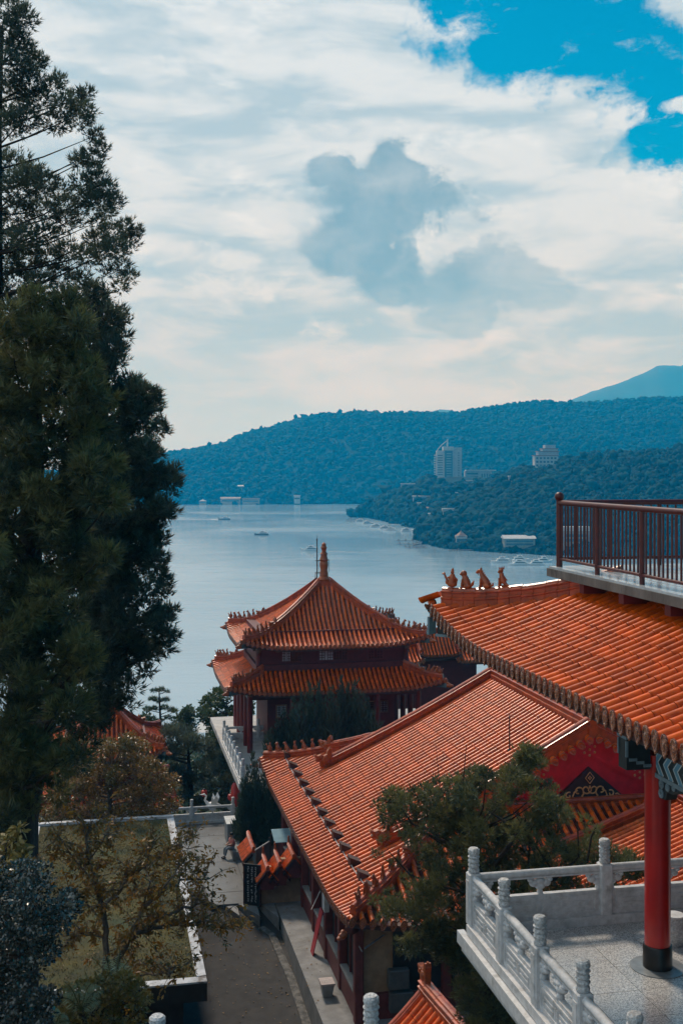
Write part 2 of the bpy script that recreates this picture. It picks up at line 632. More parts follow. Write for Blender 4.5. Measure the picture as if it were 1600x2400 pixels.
class Roof:
    """collects the slopes of one tiled roof, then writes roof > tile, eave_cap, drip_tile"""
    def __init__(s, root, zfun, spacing, r, L, pan=None, off=0.22):
        s.panm, s.off = pan or GLAZE_PAN_SHADED, off
        s.root, s.zfun, s.sp, s.r, s.L = root, zfun, spacing, r, L
        s.tiles, s.caps, s.drips = [], [], []
        s.pan = MB()
        s.sof = MB()

    def slope(s, E0, t, n, Lt, Dn, dmax, qn=None, tiles=True, d_under=1e9, steps=2.2, caps=True, srange=None):
        """E0 eave start, t along the eave, n inward; Dn depth for w = 1; dmax(s) row length; z = zfun(q, w)"""
        E0, t, n = Vector(E0), Vector(t), Vector(n)
        qn = qn or Lt / 2

        def S(a, d):
            q = max(0.0, min(a, Lt - a)) / qn
            return E0 + t * a + n * d + Vector((0, 0, s.zfun(q, d / Dn)))
        s.S = S
        k = max(2, round(Lt / s.sp))
        sp = Lt / k
        s0, s1 = srange or (0, Lt)
        for i in range(k):
            a = (i + 0.5) * sp
            if not (s0 <= a <= s1):
                continue
            dm = dmax(a)
            if dm < 0.05:
                continue
            # pan course strip under the row and its two half troughs, stepped
            nst = max(1, int(dm * steps / s.L))
            lo, hi = a - sp / 2, a + sp / 2
            for j in range(nst):
                d0, d1 = dm * j / nst, dm * (j + 1) / nst
                v = []
                for (dd, dz) in ((d0, 0.026), (d1, 0.0)):
                    for (aa, zz) in ((lo, -0.85 * s.r), (lo + sp * 0.31, -0.05 * s.r), (hi - sp * 0.31, -0.05 * s.r), (hi, -0.85 * s.r)):
                        p = S(aa, dd)
                        v.append((p.x, p.y, p.z + zz + dz * (s.r / 0.1)))
                kk = len(s.pan.v)
                s.pan.v += v
                for q in range(3):
                    s.pan.f.append((kk + q, kk + q + 1, kk + q + 5, kk + q + 4))
                p0, p1 = S(lo, d0), S(hi, d0)
                kk = len(s.pan.v)
                s.pan.v += [v[0], v[1], v[2], v[3], (p0.x, p0.y, p0.z - 0.10), (p1.x, p1.y, p1.z - 0.10)]
                s.pan.f.append((kk + 4, kk + 5, kk + 3, kk + 2, kk + 1, kk))
            # barrel tiles
            if tiles:
                kt = max(1, math.ceil(dm / s.L - 0.25))
                lt = s.L
                for j in range(kt):
                    d0 = j * lt
                    d1 = min((j + 1) * lt, dm)
                    if d1 - d0 < 0.08:
                        continue
                    p0, p1 = S(a, d0), S(a, d1)
                    y = p1 - p0
                    x = S(a + 0.05, d0) - S(a - 0.05, d0)
                    jit = random.gauss(0, 0.006)
                    M = frame_mtx(p0 + Vector((0, 0, s.r * 0.62)) + t * jit, x, y, s.r, y.length * 0.972, s.r)
                    s.tiles.append(M)
            if caps and dm > 0.1:
                p0, p1 = S(a, 0), S(a, 0.25)
                x = S(a + 0.05, 0) - S(a - 0.05, 0)
                y = (p1 - p0)
                s.caps.append(frame_mtx(p0 + Vector((0, 0, s.r * 0.30)) - n * 0.02, x, y.normalized() + Vector((0, 0, -0.25)), s.r * 1.22, s.r, s.r * 1.9))
                pp = S(hi, 0)
                s.drips.append(frame_mtx(pp + Vector((0, 0, -s.r * 0.35)) + n * 0.02, x, n + Vector((0, 0, -0.15)), sp * 0.30, s.r, s.r * 0.95))
        # underside, coarse
        nu, nv = 14, 5
        off = s.off
        g = {}
        for i in range(nu + 1):
            a = Lt * i / nu
            dm = max(0.02, min(dmax(min(max(a, 0.02), Lt - 0.02)), d_under))
            for j in range(nv + 1):
                p = S(a, dm * j / nv)
                g[i, j] = len(s.sof.v)
                s.sof.v.append((p.x, p.y, p.z - off))
        for i in range(nu):
            for j in range(nv):
                s.sof.f.append((g[i, j], g[i, j + 1], g[i + 1, j + 1], g[i + 1, j]))
        kk = len(s.sof.v)
        for i in range(nu + 1):
            p = S(Lt * i / nu, 0)
            s.sof.v += [(p.x, p.y, p.z - off), (p.x, p.y, p.z - min(0.08, off * .6))]
        for i in range(nu):
            a = kk + 2 * i
            s.sof.f.append((a, a + 2, a + 3, a + 1))
        return S

    def finish(s, nparts=300, capparts=0):
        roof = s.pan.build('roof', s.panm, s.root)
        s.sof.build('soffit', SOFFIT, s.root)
        R = Matrix.Translation(s.root.location) @ Matrix.Rotation(s.root.rotation_euler[2], 4, 'Z')

        def key(M):
            p = R @ M.translation
            if p.y < 1:
                return 1e9
            x, y = proj(p)
            return p.length + (0 if -30 < x < 1630 and -30 < y < 2430 else 1e5)

        ts = sorted(s.tiles, key=key)
        for M in ts[:nparts]:
            link('tile', BARREL, roof, M)
        merged('tile_field', BARREL, ts[nparts:], GLAZE, roof)
        for unit_, ms, nm, m in ((CAP, s.caps, 'eave_cap', GLAZE_CAP), (DRIP, s.drips, 'drip_tile', GLAZE_CAP)):
            ms = sorted(ms, key=key)
            for M in ms[:capparts]:
                link(nm, unit_, roof, M)
            merged(nm + '_row', unit_, ms[capparts:], m, roof)
        return roof


def ridge_sec(w, h):
    pr = [(-w, -0.25 * h), (-w, 0.34 * h), (-1.18 * w, 0.38 * h), (-1.18 * w, 0.46 * h), (-0.82 * w, 0.50 * h), (-0.82 * w, 0.70 * h),
          (-1.12 * w, 0.74 * h), (-1.12 * w, 0.80 * h), (-0.66 * w, 0.83 * h), (-0.55 * w, 0.94 * h), (-0.2 * w, 1.0 * h)]
    return pr + [(-u, v) for u, v in reversed(pr)]


def ridge(parent, path, w, h, seg=0.45, name='ridge', separate=False, m=None):
    """a built-up glazed ridge in segments with open joints over a slimmer core"""
    m = m or GLAZE_RIDGE
    P = [Vector(p) for p in path]
    cum = [0.0]
    for i in range(1, len(P)):
        cum.append(cum[-1] + (P[i] - P[i - 1]).length)

    def at(d):
        d = min(max(d, 0), cum[-1])
        for i in range(1, len(P)):
            if d <= cum[i] + 1e-9:
                f = (d - cum[i - 1]) / max(1e-9, cum[i] - cum[i - 1])
                return P[i - 1].lerp(P[i], f)
        return P[-1]
    n = max(1, round(cum[-1] / seg))
    core = MB().sweep(P, [(u * 0.86, v * 0.97) for u, v in ridge_sec(w, h)])
    ro = core.build(name, m, parent)
    allm = MB()
    gap = 0.012
    for i in range(n):
        d0, d1 = cum[-1] * i / n + gap / 2, cum[-1] * (i + 1) / n - gap / 2
        pts = [at(d0), at((d0 + d1) / 2), at(d1)]
        jit = Vector((0, 0, random.gauss(0, 0.004)))
        pts = [p + jit for p in pts]
        if separate:
            MB().sweep(pts, ridge_sec(w, h)).build('ridge_tile', m, ro)
        else:
            allm.sweep(pts, ridge_sec(w, h))
    if not separate:
        allm.build('ridge_tiles', m, ro)
    return ro


# ------------------------------------------------------------------ roof figures
def figure_mesh(kind):
    """small glazed beast about 1 high, facing -x"""
    mb = MB()
    E = mb.ell
    if kind == 0:      # rider on a hen
        E((0.05, 0, .20), (.28, .15, .17), 10, 6)
        E((-.22, 0, .30), (.10, .09, .14))
        mb.tube([(-.20, 0, .35), (-.30, 0, .55), (-.36, 0, .68)], [.07, .06, .04], 7)
        E((-.40, 0, .70), (.11, .07, .055))
        mb.tube([(-.40, 0, .74), (-.34, 0, .79)], [.03, .015], 5)
        mb.tube([(.05, 0, .25), (.06, 0, .45), (.08, 0, .66), (.08, 0, .72)], [.20, .18, .13, .08], 10)
        E((.07, 0, .79), (.10, .09, .10))
        mb.tube([(.08, 0, .86), (.09, 0, .95), (.10, 0, 1.02)], [.08, .06, .015], 7)
        mb.tube([(.18, 0, .55), (.30, 0, .42), (.28, 0, .25)], [.07, .07, .04], 6)
        mb.tube([(-.05, .12, .55), (-.20, .10, .48)], [.06, .04], 6)
        mb.tube([(-.05, -.12, .55), (-.20, -.10, .48)], [.06, .04], 6)
    elif kind == 1:    # round-headed lion sitting
        mb.tube([(.10, 0, .12), (.06, 0, .35), (-.05, 0, .58), (-.10, 0, .70)], [.20, .21, .18, .14], 10)
        E((-.12, 0, .80), (.19, .16, .18), 10, 6)
        E((-.29, 0, .76), (.08, .09, .08))
        for y in (.10, -.10):
            mb.tube([(-.14, y, .5), (-.20, y, .2), (-.22, y, .03)], [.075, .06, .05], 7)
            E((-.26, y, .03), (.08, .05, .04))
            E((.12, y * 1.4, .13), (.20, .08, .14))
            E((-.04, y * 1.3, .05), (.10, .05, .05))
        mb.tube([(.26, 0, .10), (.40, 0, .25), (.50, 0, .45)], [.07, .09, .02], 7)
    elif kind == 2:    # spiny dragon horse
        mb.tube([(.22, 0, .14), (.12, 0, .32), (-.02, 0, .50), (-.12, 0, .66), (-.18, 0, .78)], [.17, .19, .16, .11, .09], 10)
        E((-.22, 0, .83), (.15, .10, .11))
        mb.tube([(-.28, 0, .82), (-.42, 0, .74)], [.10, .055], 7)
        mb.tube([(-.16, .04, .90), (-.14, .05, 1.02)], [.05, .01], 5)
        mb.tube([(-.16, -.04, .90), (-.14, -.05, 1.02)], [.05, .01], 5)
        mb.tube([(-.34, 0, .72), (-.30, 0, .60)], [.03, .01], 5)
        for i in range(8):
            f = i / 7
            p = Vector((-.08 + .42 * f, 0, .82 - .58 * f))
            mb.tube([p, p + Vector((.08, 0, .06))], [.05, .008], 5)
        for y in (.09, -.09):
            mb.tube([(-.10, y, .48), (-.14, y, .2), (-.18, y, .03)], [.075, .055, .05], 7)
            E((-.22, y, .03), (.08, .05, .04))
            E((.20, y * 1.5, .13), (.18, .07, .13))
            mb.tube([(.12, y, .18), (.10, y, .04)], [.07, .05], 6)
        mb.tube([(.36, 0, .12), (.50, 0, .16), (.52, 0, .30)], [.07, .06, .03], 6)
    else:              # slim crested beast
        mb.tube([(.10, 0, .20), (.04, 0, .36), (-.02, 0, .54), (-.05, 0, .70)], [.14, .16, .13, .10], 10)
        E((-.06, 0, .80), (.13, .10, .11))
        mb.tube([(-.12, 0, .78), (-.20, 0, .70)], [.08, .05], 7)
        for i in range(4):
            mb.tube([(-.14 + .07 * i, 0, .88), (-.15 + .085 * i, 0, .98 + .02 * i)], [.05, .012], 5)
        for y in (.08, -.08):
            mb.tube([(-.10, y, .45), (-.12, y, .2), (-.13, y, .03)], [.07, .055, .05], 7)
            E((-.16, y, .03), (.07, .05, .04))
        mb.tube([(.08, 0, .26), (.22, 0, .12), (.36, 0, .05)], [.10, .09, .05], 7)
        mb.tube([(.10, 0, .50), (.22, 0, .36), (.30, 0, .34)], [.05, .05, .01], 6)
        for y in (.07, -.07):
            E((.10, y, .06), (.13, .06, .06))
    return mb.mesh('ridge_figure', GLAZE_FIG, smooth=True)


FIGS = [figure_mesh(k) for k in range(4)]


def figure(parent, p, heading, h, kind):
    M = Matrix.Translation(p) @ Matrix.Rotation(heading, 4, 'Z') @ Matrix.Diagonal((h, h, h, 1))
    return link('ridge_figure', FIGS[kind % 4], parent, M)


def dragon_end(parent, p, heading, h, name='ridge_ornament'):
    """dragon-head ridge stop: open jaws to -x and a raised horn"""
    out = [(.45, 0), (.45, .62), (.50, .80), (.46, 1.0), (.34, 1.0), (.24, .82), (.22, .66), (.05, .58), (-.12, .66), (-.30, .60), (-.46, .68),
           (-.50, .58), (-.34, .46), (-.44, .40), (-.40, .30), (-.20, .30), (-.15, .0)]
    mb = MB()
    mb.prism(out, lambda u, v, t: (u, t, v), -.14, .14)
    mb.ell((-.16, .15, .50), (.10, .05, .08))
    mb.ell((-.16, -.15, .50), (.10, .05, .08))
    mb.ell((.12, .14, .35), (.22, .07, .24))
    mb.ell((.12, -.14, .35), (.22, .07, .24))
    mb.tube([(.36, 0, .9), (.42, 0, 1.06)], [.10, .05], 7)
    M = Matrix.Translation(p) @ Matrix.Rotation(heading, 4, 'Z') @ Matrix.Diagonal((h, h, h, 1))
    return mb.build(name, GLAZE_FIG, parent, False, M)
# ------------------------------------------------------------------ setting: ground, lake, hills
def fnoise(x, y, s, seed=0):
    """cheap smooth noise, numpy"""
    r = np.random.default_rng(1000 + seed)
    v = 0
    amp = 1.0
    for o in range(5):
        for _ in range(3):
            th = r.uniform(0, 2 * math.pi)
            ph = r.uniform(0, 2 * math.pi)
            k = s * 2 ** o * r.uniform(0.8, 1.25)
            v = v + amp * np.sin((x * math.cos(th) + y * math.sin(th)) * k + ph) / 3
        amp *= 0.55
    return v


def ground_z(a, b):
    z = np.where(b > 42, -22.7, np.where(b > 13, -22.7 + (42 - b) * 0.49, -8.5))
    far = np.where(b > 69, -22.7 - np.minimum(1.3, (b - 69) * 1.5) - np.maximum(0, b - 72) * 0.205, z)
    return np.maximum(far, -66.0)


ga = np.linspace(-110, 130, 121)
gb = np.linspace(-30, 330, 181)
A_, B_ = np.meshgrid(ga, gb, indexing='ij')
Z_ = ground_z(A_, B_)
wild = np.clip((np.maximum(np.maximum(-8 - A_, 0), np.maximum(B_ - 74, 0)) + np.maximum(38 - B_, 0)) / 6, 0, 1)
Z_ = Z_ + fnoise(A_, B_, 0.10, 1) * 0.7 * wild
gx = A_ * CY - B_ * SY
gy = A_ * SY + B_ * CY
V = np.stack([gx, gy, Z_], -1).reshape(-1, 3)
ii = np.arange(121 * 181).reshape(121, 181)
Fq = np.stack([ii[:-1, :-1], ii[1:, :-1], ii[1:, 1:], ii[:-1, 1:]], -1).reshape(-1, 4)
SOIL = mat('soil', (0.035, 0.030, 0.018), 0.95, 0.5, 0.8, 0.5, 12, dirt=((0.028, 0.04, 0.014), 0.5, 0.42, 0.6))
tag(link('ground', np_mesh('ground', V, Fq, SOIL, smooth=True)), kind='structure')

# lake
wm = bpy.data.materials.new('lake_water')
wm.use_nodes = True
T = NT(wm.node_tree)
p = T.n['Principled BSDF']
co = T.new('ShaderNodeTexCoord').outputs['Object']
broad = T.step(T.noise(co, 0.006, 4, 0.6), 0.38, 0.66)
T.put(p.inputs['Base Color'], T.mix(broad, (0.24, 0.37, 0.46), (0.34, 0.46, 0.54)))
T.put(p.inputs['Roughness'], T.m('ADD', T.m('MULTIPLY', broad, 0.07), 0.10))
p.inputs['IOR'].default_value = 1.33
mp = T.new('ShaderNodeMapping')
mp.inputs['Scale'].default_value = (0.35, 1.0, 1.0)
T.l.new(co, mp.inputs['Vector'])
h = T.m('ADD', T.m('MULTIPLY', T.noise(mp.outputs[0], 0.22, 5, 0.6), 1.0), T.m('MULTIPLY', T.noise(mp.outputs[0], 0.04, 3, 0.5), 1.6))
bn = T.new('ShaderNodeBump')
bn.inputs['Strength'].default_value = 0.14
bn.inputs['Distance'].default_value = 1.0
T.l.new(h, bn.inputs['Height'])
T.l.new(bn.outputs[0], p.inputs['Normal'])
LZ = -60.0
mb = MB()
mb.add([(-6000, 150, LZ), (6000, 150, LZ), (6000, 6800, LZ), (-6000, 6800, LZ)], [(0, 1, 2, 3)])
tag(mb.build('lake', wm), kind='structure')

FOREST = mat('forest_slope', (0.004, 0.022, 0.024), 0.95, 0.5, 0.02, 0, col2=(0.010, 0.036, 0.034), spec=.1)
FOREST_LEAF = mat('forest_crowns', (0.002, 0.026, 0.027), 0.9, 0.4, 0.05, 0, rand=0.3, col2=(0.006, 0.040, 0.038), spec=.1)
BLOCKS = []      # picture boxes of buildings that stand clear of the crowns


def hill(name, cols, nb=26, wob=0.06, shape=1.0, seed=0, m=None, x_sub=4):
    """cols: (x_px, Y_shore, z_shore, Y_ridge, y_px_ridge, Y_back). A height field from shore over ridge to the back"""
    xs = []
    for i in range(len(cols) - 1):
        for k in range(x_sub):
            f = k / x_sub
            xs.append([cols[i][j] * (1 - f) + cols[i + 1][j] * f for j in range(6)])
    xs.append(list(cols[-1]))
    xs = np.array(xs)
    n = len(xs)
    V = np.zeros((n, nb + 9, 3))
    zr = (HY - xs[:, 4] - (8 if name == 'hills' else 0)) / F * xs[:, 3]
    for j in range(nb + 9):
        if j <= nb:
            f = j / nb
            Yj = xs[:, 1] * (1 - f) + xs[:, 3] * f
            g = math.sin(f * math.pi / 2) ** shape
            z = xs[:, 2] * (1 - g) + zr * g
            fade = min(1, f * 4) * (1 - f ** 6 * 0.6)
        else:
            f = (j - nb) / 8
            Yj = xs[:, 3] * (1 - f) + xs[:, 5] * f
            z = zr * (1 - f * f) + (LZ - 3) * f * f
            fade = 0.3
        X = (xs[:, 0] - CX) / F * xs[:, 3] * (0.75 + 0.25 * Yj / xs[:, 3])
        V[:, j, 0], V[:, j, 1] = X, Yj
        hh = np.maximum(zr - xs[:, 2], 20)
        V[:, j, 2] = z + fnoise(X, Yj, 0.012, seed) * hh * wob * fade
    ii = np.arange(n * (nb + 9)).reshape(n, nb + 9)
    Fq = np.stack([ii[:-1, :-1], ii[1:, :-1], ii[1:, 1:], ii[:-1, 1:]], -1).reshape(-1, 4)
    o = link(name, np_mesh(name, V.reshape(-1, 3), Fq, m or FOREST, smooth=True))
    tag(o, kind='structure')
    return V, nb


def ico(r=1.0):
    t = (1 + 5 ** 0.5) / 2
    v = np.array([(-1, t, 0), (1, t, 0), (-1, -t, 0), (1, -t, 0), (0, -1, t), (0, 1, t), (0, -1, -t), (0, 1, -t), (t, 0, -1), (t, 0, 1), (-t, 0, -1), (-t, 0, 1)], float)
    v = v / np.linalg.norm(v[0])
    f = np.array([(0, 11, 5), (0, 5, 1), (0, 1, 7), (0, 7, 10), (0, 10, 11), (1, 5, 9), (5, 11, 4), (11, 10, 2), (10, 7, 6), (7, 1, 8), (3, 9, 4), (3, 4, 2), (3, 2, 6), (3, 6, 8), (3, 8, 9), (4, 9, 5), (2, 4, 11), (6, 2, 10), (8, 6, 7), (9, 8, 1)])
    return v * r, f


def forest(name, V, nb, count, r0, r1, m, front=True, label=None):
    """irregular leafy crowns scattered over a hill, joined: nobody could count them"""
    n, k, _ = V.shape
    u = RNG.uniform(0, n - 1.001, count)
    w = RNG.uniform(0.0, nb + 0.8, count)
    i, j = u.astype(int), w.astype(int)
    fu, fw = (u - i)[:, None], (w - j)[:, None]
    P = (V[i, j] * (1 - fu) + V[i + 1, j] * fu) * (1 - fw) + (V[i, j + 1] * (1 - fu) + V[i + 1, j + 1] * fu) * fw
    keep = np.ones(count, bool)
    px_, py_ = CX + F * P[:, 0] / P[:, 1], HY - F * P[:, 2] / P[:, 1]
    for (x0, y0, x1, y1, Yb) in BLOCKS:
        m_r = F * 6.0 / P[:, 1]
        keep &= ~((px_ > x0 - m_r * .6) & (px_ < x1 + m_r * .6) & (py_ > y0 - 2) & (py_ < y1 + m_r * .8) & (P[:, 1] < Yb + 6))
    P = P[keep]
    count = len(P)
    # a few bumps per crown, each a jittered icosahedron
    iv, if_ = ico()
    R = RNG.uniform(r0, r1, count) * np.where(RNG.random(count) < 0.12, 1.35, 1.0)
    reps = 3
    P2 = np.repeat(P, reps, 0) + RNG.normal(0, 0.45, (count * reps, 3)) * np.repeat(R, reps)[:, None] * np.array([1, 1, 0.7])
    R2 = np.repeat(R, reps) * RNG.uniform(0.45, 0.85, count * reps)
    VV = iv[None] * R2[:, None, None] * (1 + RNG.normal(0, 0.30, (count * reps, 12, 1))) * np.array([1, 1, 0.95]) + P2[:, None, :] + np.array([0, 0, 1]) * (R2 * 0.35)[:, None, None]
    FF = if_[None] + (np.arange(count * reps) * 12)[:, None, None]
    o = link(name, np_mesh(name, VV.reshape(-1, 3), FF.reshape(-1, 3), m))
    tag(o, kind='stuff')
    return o


def lakeY(y):
    return -LZ * F / (y - HY)


# far hill across the lake
S0 = LZ - 1
cols = [(-250, 1950, S0, 2500, 1130, 3000), (-60, 1940, S0, 2550, 1120, 3050), (150, 1930, S0, 2600, 1100, 3100), (300, 1900, S0, 2600, 1085, 3100), (400, 1885, S0, 2600, 1063, 3100), (440, 1885, S0, 2600, 1057, 3100), (520, 1885, S0, 2650, 1040, 3150), (600, 1890, S0, 2650, 1009, 3150),
        (680, 1895, S0, 2700, 988, 3200), (760, 1905, S0, 2700, 968, 3200), (850, 1915, S0, 2700, 962, 3200), (930, 1920, S0, 2700, 966, 3200), (1000, 1920, S0, 2750, 966, 3250),
        (1080, 1920, S0, 2750, 968, 3250), (1150, 1900, S0, 2750, 956, 3250), (1230, 1900, S0, 2700, 948, 3200), (1300, 1900, S0, 2700, 947, 3200), (1360, 1900, S0, 2700, 953, 3200),
        (1450, 1900, S0, 2650, 941, 3200), (1600, 1900, S0, 2600, 932, 3200), (1800, 1900, S0, 2600, 928, 3200), (2000, 1900, S0, 2600, 935, 3200)]
FARV, fnb = hill('hills', cols, wob=0.07, shape=0.85, seed=3)
forest('far_forest', FARV, fnb, 15000, 3.4, 7.4, FOREST_LEAF)
# mountains behind
MOUNT = mat('mountain', (0.05, 0.07, 0.06), 0.95, 0.3, 0.004)
cols = [(1150, 5000, -60, 5600, 975, 6200), (1290, 5000, -60, 5600, 950, 6200), (1330, 5000, -60, 5600, 938, 6200), (1385, 5000, -60, 5600, 915, 6200), (1450, 5000, -60, 5600, 897, 6200), (1490, 5000, -60, 5600, 886, 6200), (1535, 5000, -60, 5600, 867, 6200),
        (1600, 5000, -60, 5600, 857, 6200), (1700, 5000, -60, 5600, 858, 6200), (1900, 5000, -60, 5600, 880, 6200)]
hill('mountain', cols, nb=14, wob=0.06, seed=5, m=MOUNT)
cols = [(960, 5000, -60, 5500, 985, 6000), (1005, 5000, -60, 5500, 966, 6000), (1030, 5000, -60, 5500, 959, 6000), (1055, 5000, -60, 5500, 961, 6000), (1090, 5000, -60, 5500, 972, 6000), (1140, 5000, -60, 5500, 985, 6000)]
hill('mountain', cols, nb=14, wob=0.01, seed=6, m=MOUNT)
# the headland with the hotel
cols = [(838, lakeY(1208), S0, 1400, 1212, 1480), (862, lakeY(1211), S0, 1400, 1192, 1500), (905, lakeY(1224), S0, 1400, 1168, 1520), (950, lakeY(1238), S0, 1400, 1150, 1540), (990, lakeY(1246), S0, 1400, 1130, 1560), (1030, lakeY(1248), S0, 1400, 1120, 1580),
        (1100, lakeY(1248), S0, 1420, 1118, 1600), (1170, lakeY(1248), S0, 1420, 1122, 1600), (1300, lakeY(1248), S0, 1420, 1125, 1600), (1500, lakeY(1248), S0, 1420, 1130, 1600)]
HDV, hnb = hill('headland', cols, nb=18, wob=0.07, shape=0.8, seed=8)
FOREST_JOBS = [('headland_forest', HDV, hnb, 3400, 2.6, 6.0)]
# the nearer wooded hill
cols = [(988, lakeY(1262), S0, 960, 1248, 1060), (1010, lakeY(1284), S0, 1000, 1215, 1080), (1060, lakeY(1291), S0, 1030, 1185, 1120), (1120, lakeY(1296), S0, 1060, 1155, 1180), (1170, lakeY(1300), S0, 1090, 1130, 1220), (1230, lakeY(1304), S0, 1120, 1105, 1260), (1300, lakeY(1308), S0, 1150, 1090, 1300),
        (1400, lakeY(1312), S0, 1150, 1076, 1320), (1500, lakeY(1318), S0, 1150, 1070, 1320), (1600, lakeY(1322), S0, 1150, 1066, 1320), (1750, lakeY(1328), S0, 1150, 1062, 1320), (1950, lakeY(1335), S0, 1150, 1060, 1320)]
NRV, nnb = hill('wooded_hill', cols, nb=22, wob=0.06, shape=0.8, seed=9)
FOREST_JOBS.append(('hill_forest', NRV, nnb, 8500, 2.0, 4.8))

# air: one closed box of thin blue haze over lake, hills and temple
hm = bpy.data.materials.new('haze')
hm.use_nodes = True
T = NT(hm.node_tree)
T.n.remove(T.n['Principled BSDF'])
pvn = T.new('ShaderNodeVolumePrincipled')
pvn.inputs['Color'].default_value = (0.006, 0.47, 0.98, 1)
pvn.inputs['Absorption Color'].default_value = (1, 1, 1, 1)
pvn.inputs['Density'].default_value = 0.00028
pvn.inputs['Anisotropy'].default_value = 0.0
T.l.new(pvn.outputs[0], T.n['Material Output'].inputs['Volume'])
mb = MB()
mb.box(-6200, -300, -68, 6200, 7000, 560)
tag(mb.build('haze', hm), kind='stuff')

# ------------------------------------------------------------------ courtyard paving
PAVE = mat('courtyard_concrete', (0.110, 0.112, 0.115), 0.36, 0.25, 0.7, 0.15, 30, dirt=((0.070, 0.070, 0.068), 0.35, 0.48, 0.66))
mb = MB()


def abq(m_, a0, b0, a1, b1, z, z2=None):
    z2 = z if z2 is None else z2
    return m_.add([W(a0, b0, z), W(a1, b0, z), W(a1, b1, z2), W(a0, b1, z2)], [(0, 1, 2, 3)])


def abbox(m_, a0, b0, z0, a1, b1, z1):
    pts = [W(a, b, z) for z in (z0, z1) for (a, b) in ((a0, b0), (a1, b0), (a1, b1), (a0, b1))]
    return m_.add(pts, [(0, 3, 2, 1), (4, 5, 6, 7), (0, 1, 5, 4), (1, 2, 6, 5), (2, 3, 7, 6), (3, 0, 4, 7)])


# plaza slabs: poured bays with joints between them
plaza = abbox(MB(), -3.5, 56.2, -21.4, 9.2, 67.6, -20.75).build('plaza', PAVE)
tag(plaza, kind='structure')
for i, (a0, a1) in enumerate(((-3.4, 0.6), (0.6, 3.2), (3.2, 4.72), (5.0, 6.9), (6.9, 9.2))):
    for j, b0 in enumerate((56.2, 58.4, 60.6, 62.8, 65.0)):
        abbox(MB(), a0 + .012, b0 + .012, -20.8, a1 - .012, min(b0 + 2.2, 67.5) - .012, -20.70 + random.gauss(0, .004)).build('paving_slab', PAVE, plaza)
GRATE = mat('drain_iron', (0.03, 0.03, 0.03), 0.6, 0.3, 8)
dr = tag(abbox(MB(), 4.74, 56.3, -20.79, 4.98, 66.5, -20.74).build('drain', GRATE), 'long narrow dark drainage channel running down the grey courtyard', 'drain')
mh = tag(abbox(MB(), 4.05, 60.4, -20.72, 4.65, 61.1, -20.685).build('drain_grate', GRATE), 'square dark drain grate set in the courtyard beside the long channel', 'drain grate')
# hall platform
plat = MB()
plat.add([W(8.05, 36, -20.7), W(14, 36, -20.7), W(14, 67, -20.7), W(9.0, 67, -20.7), W(9.0, 56.2, -20.7), W(8.05, 54.6, -20.7),
          W(8.05, 36, -22.4), W(14, 36, -22.4), W(14, 67, -22.4), W(9.0, 67, -22.4), W(9.0, 56.2, -22.4), W(8.05, 54.6, -22.4)],
         [(0, 1, 2, 3, 4, 5)] + [(i, (i + 1) % 6 + 0, (i + 1) % 6 + 6, i + 6)[::-1] for i in range(6)])
tag(plat.build('pavement', CONCRETE), kind='structure')
CURB = mat('kerb_dirt', (0.10, 0.095, 0.088), 0.9, 0.6, 4.0, 0.5, 30)
# asphalt road, falling towards the viewer
rd = MB()
rows = [(56.0, -20.72), (55.0, -20.84), (53.6, -21.12), (52.0, -21.42), (48.0, -21.62), (44.0, -21.8), (38.0, -22.0), (34.0, -22.2)]
for b, z in rows:
    rd.v += [W(1.0, b, z), W(4.5, b, z), W(8.05, b, z)]
for i in range(len(rows) - 1):
    for j in range(2):
        a = i * 3 + j
        rd.f.append((a, a + 3, a + 4, a + 1))
tag(rd.build('road', ASPHALT), kind='structure')
kb = MB()
kp = [W(7.82, b, z + .005) for b, z in rows[1:]]
kp = [W(7.2, 52.9, -21.24)] + [W(7.6, 52.2, -21.37)] + [W(7.82, b, z + .01) for b, z in rows[4:]]
kb.sweep(kp, [(-.17, -.1), (-.17, .03), (-.06, .05), (.08, .035), (.17, .045), (.17, -.1)])
tag(kb.build('gutter', CURB), kind='structure')
# steps cut off askew by the falling road: three wedge treads
st = thing('stone_steps', 'grey wedge shaped stone steps beside the black notice board', 'steps', W(7.0, 54.4, -20.7), YAW)
for k, (a0, a1, bn, zt) in enumerate(((5.72, 6.28, 53.35, -20.78), (6.32, 7.18, 52.95, -20.72), (7.22, 8.02, 52.55, -20.70))):
    m_ = MB()
    pts = [(a0 - 7.0, 54.65 - 54.4), (a1 - 7.0, 54.65 - 54.4), (a1 - 7.0 - .05, bn - 54.4)]
    m_.prism(pts, lambda u, v, t: (u, v, t), -1.2, zt + 20.7)
    m_.build('step', CONCRETE, st)
tag(abbox(MB(), 5.0, 54.66, -22, 8.05, 56.19, -20.705).build('landing', PAVE), kind='structure')

# ------------------------------------------------------------------ the main hall
HA, HB, HZ = 8.74, 41.08, -20.7
HW, HL = 23.92, 24.02
hall = thing('temple_hall', 'large temple hall with orange glazed hip and gable roof in the middle', 'temple hall', W(HA, HB, HZ), YAW)
HD = HW / 2
EAVE = 3.70


def hz(q, w):
    lift = 0.46 * max(0, 1 - q / 0.38) ** 2 * max(0, 1 - w / 0.5)
    return EAVE + 5.65 * (0.84 * w + 0.16 * w * w) + lift


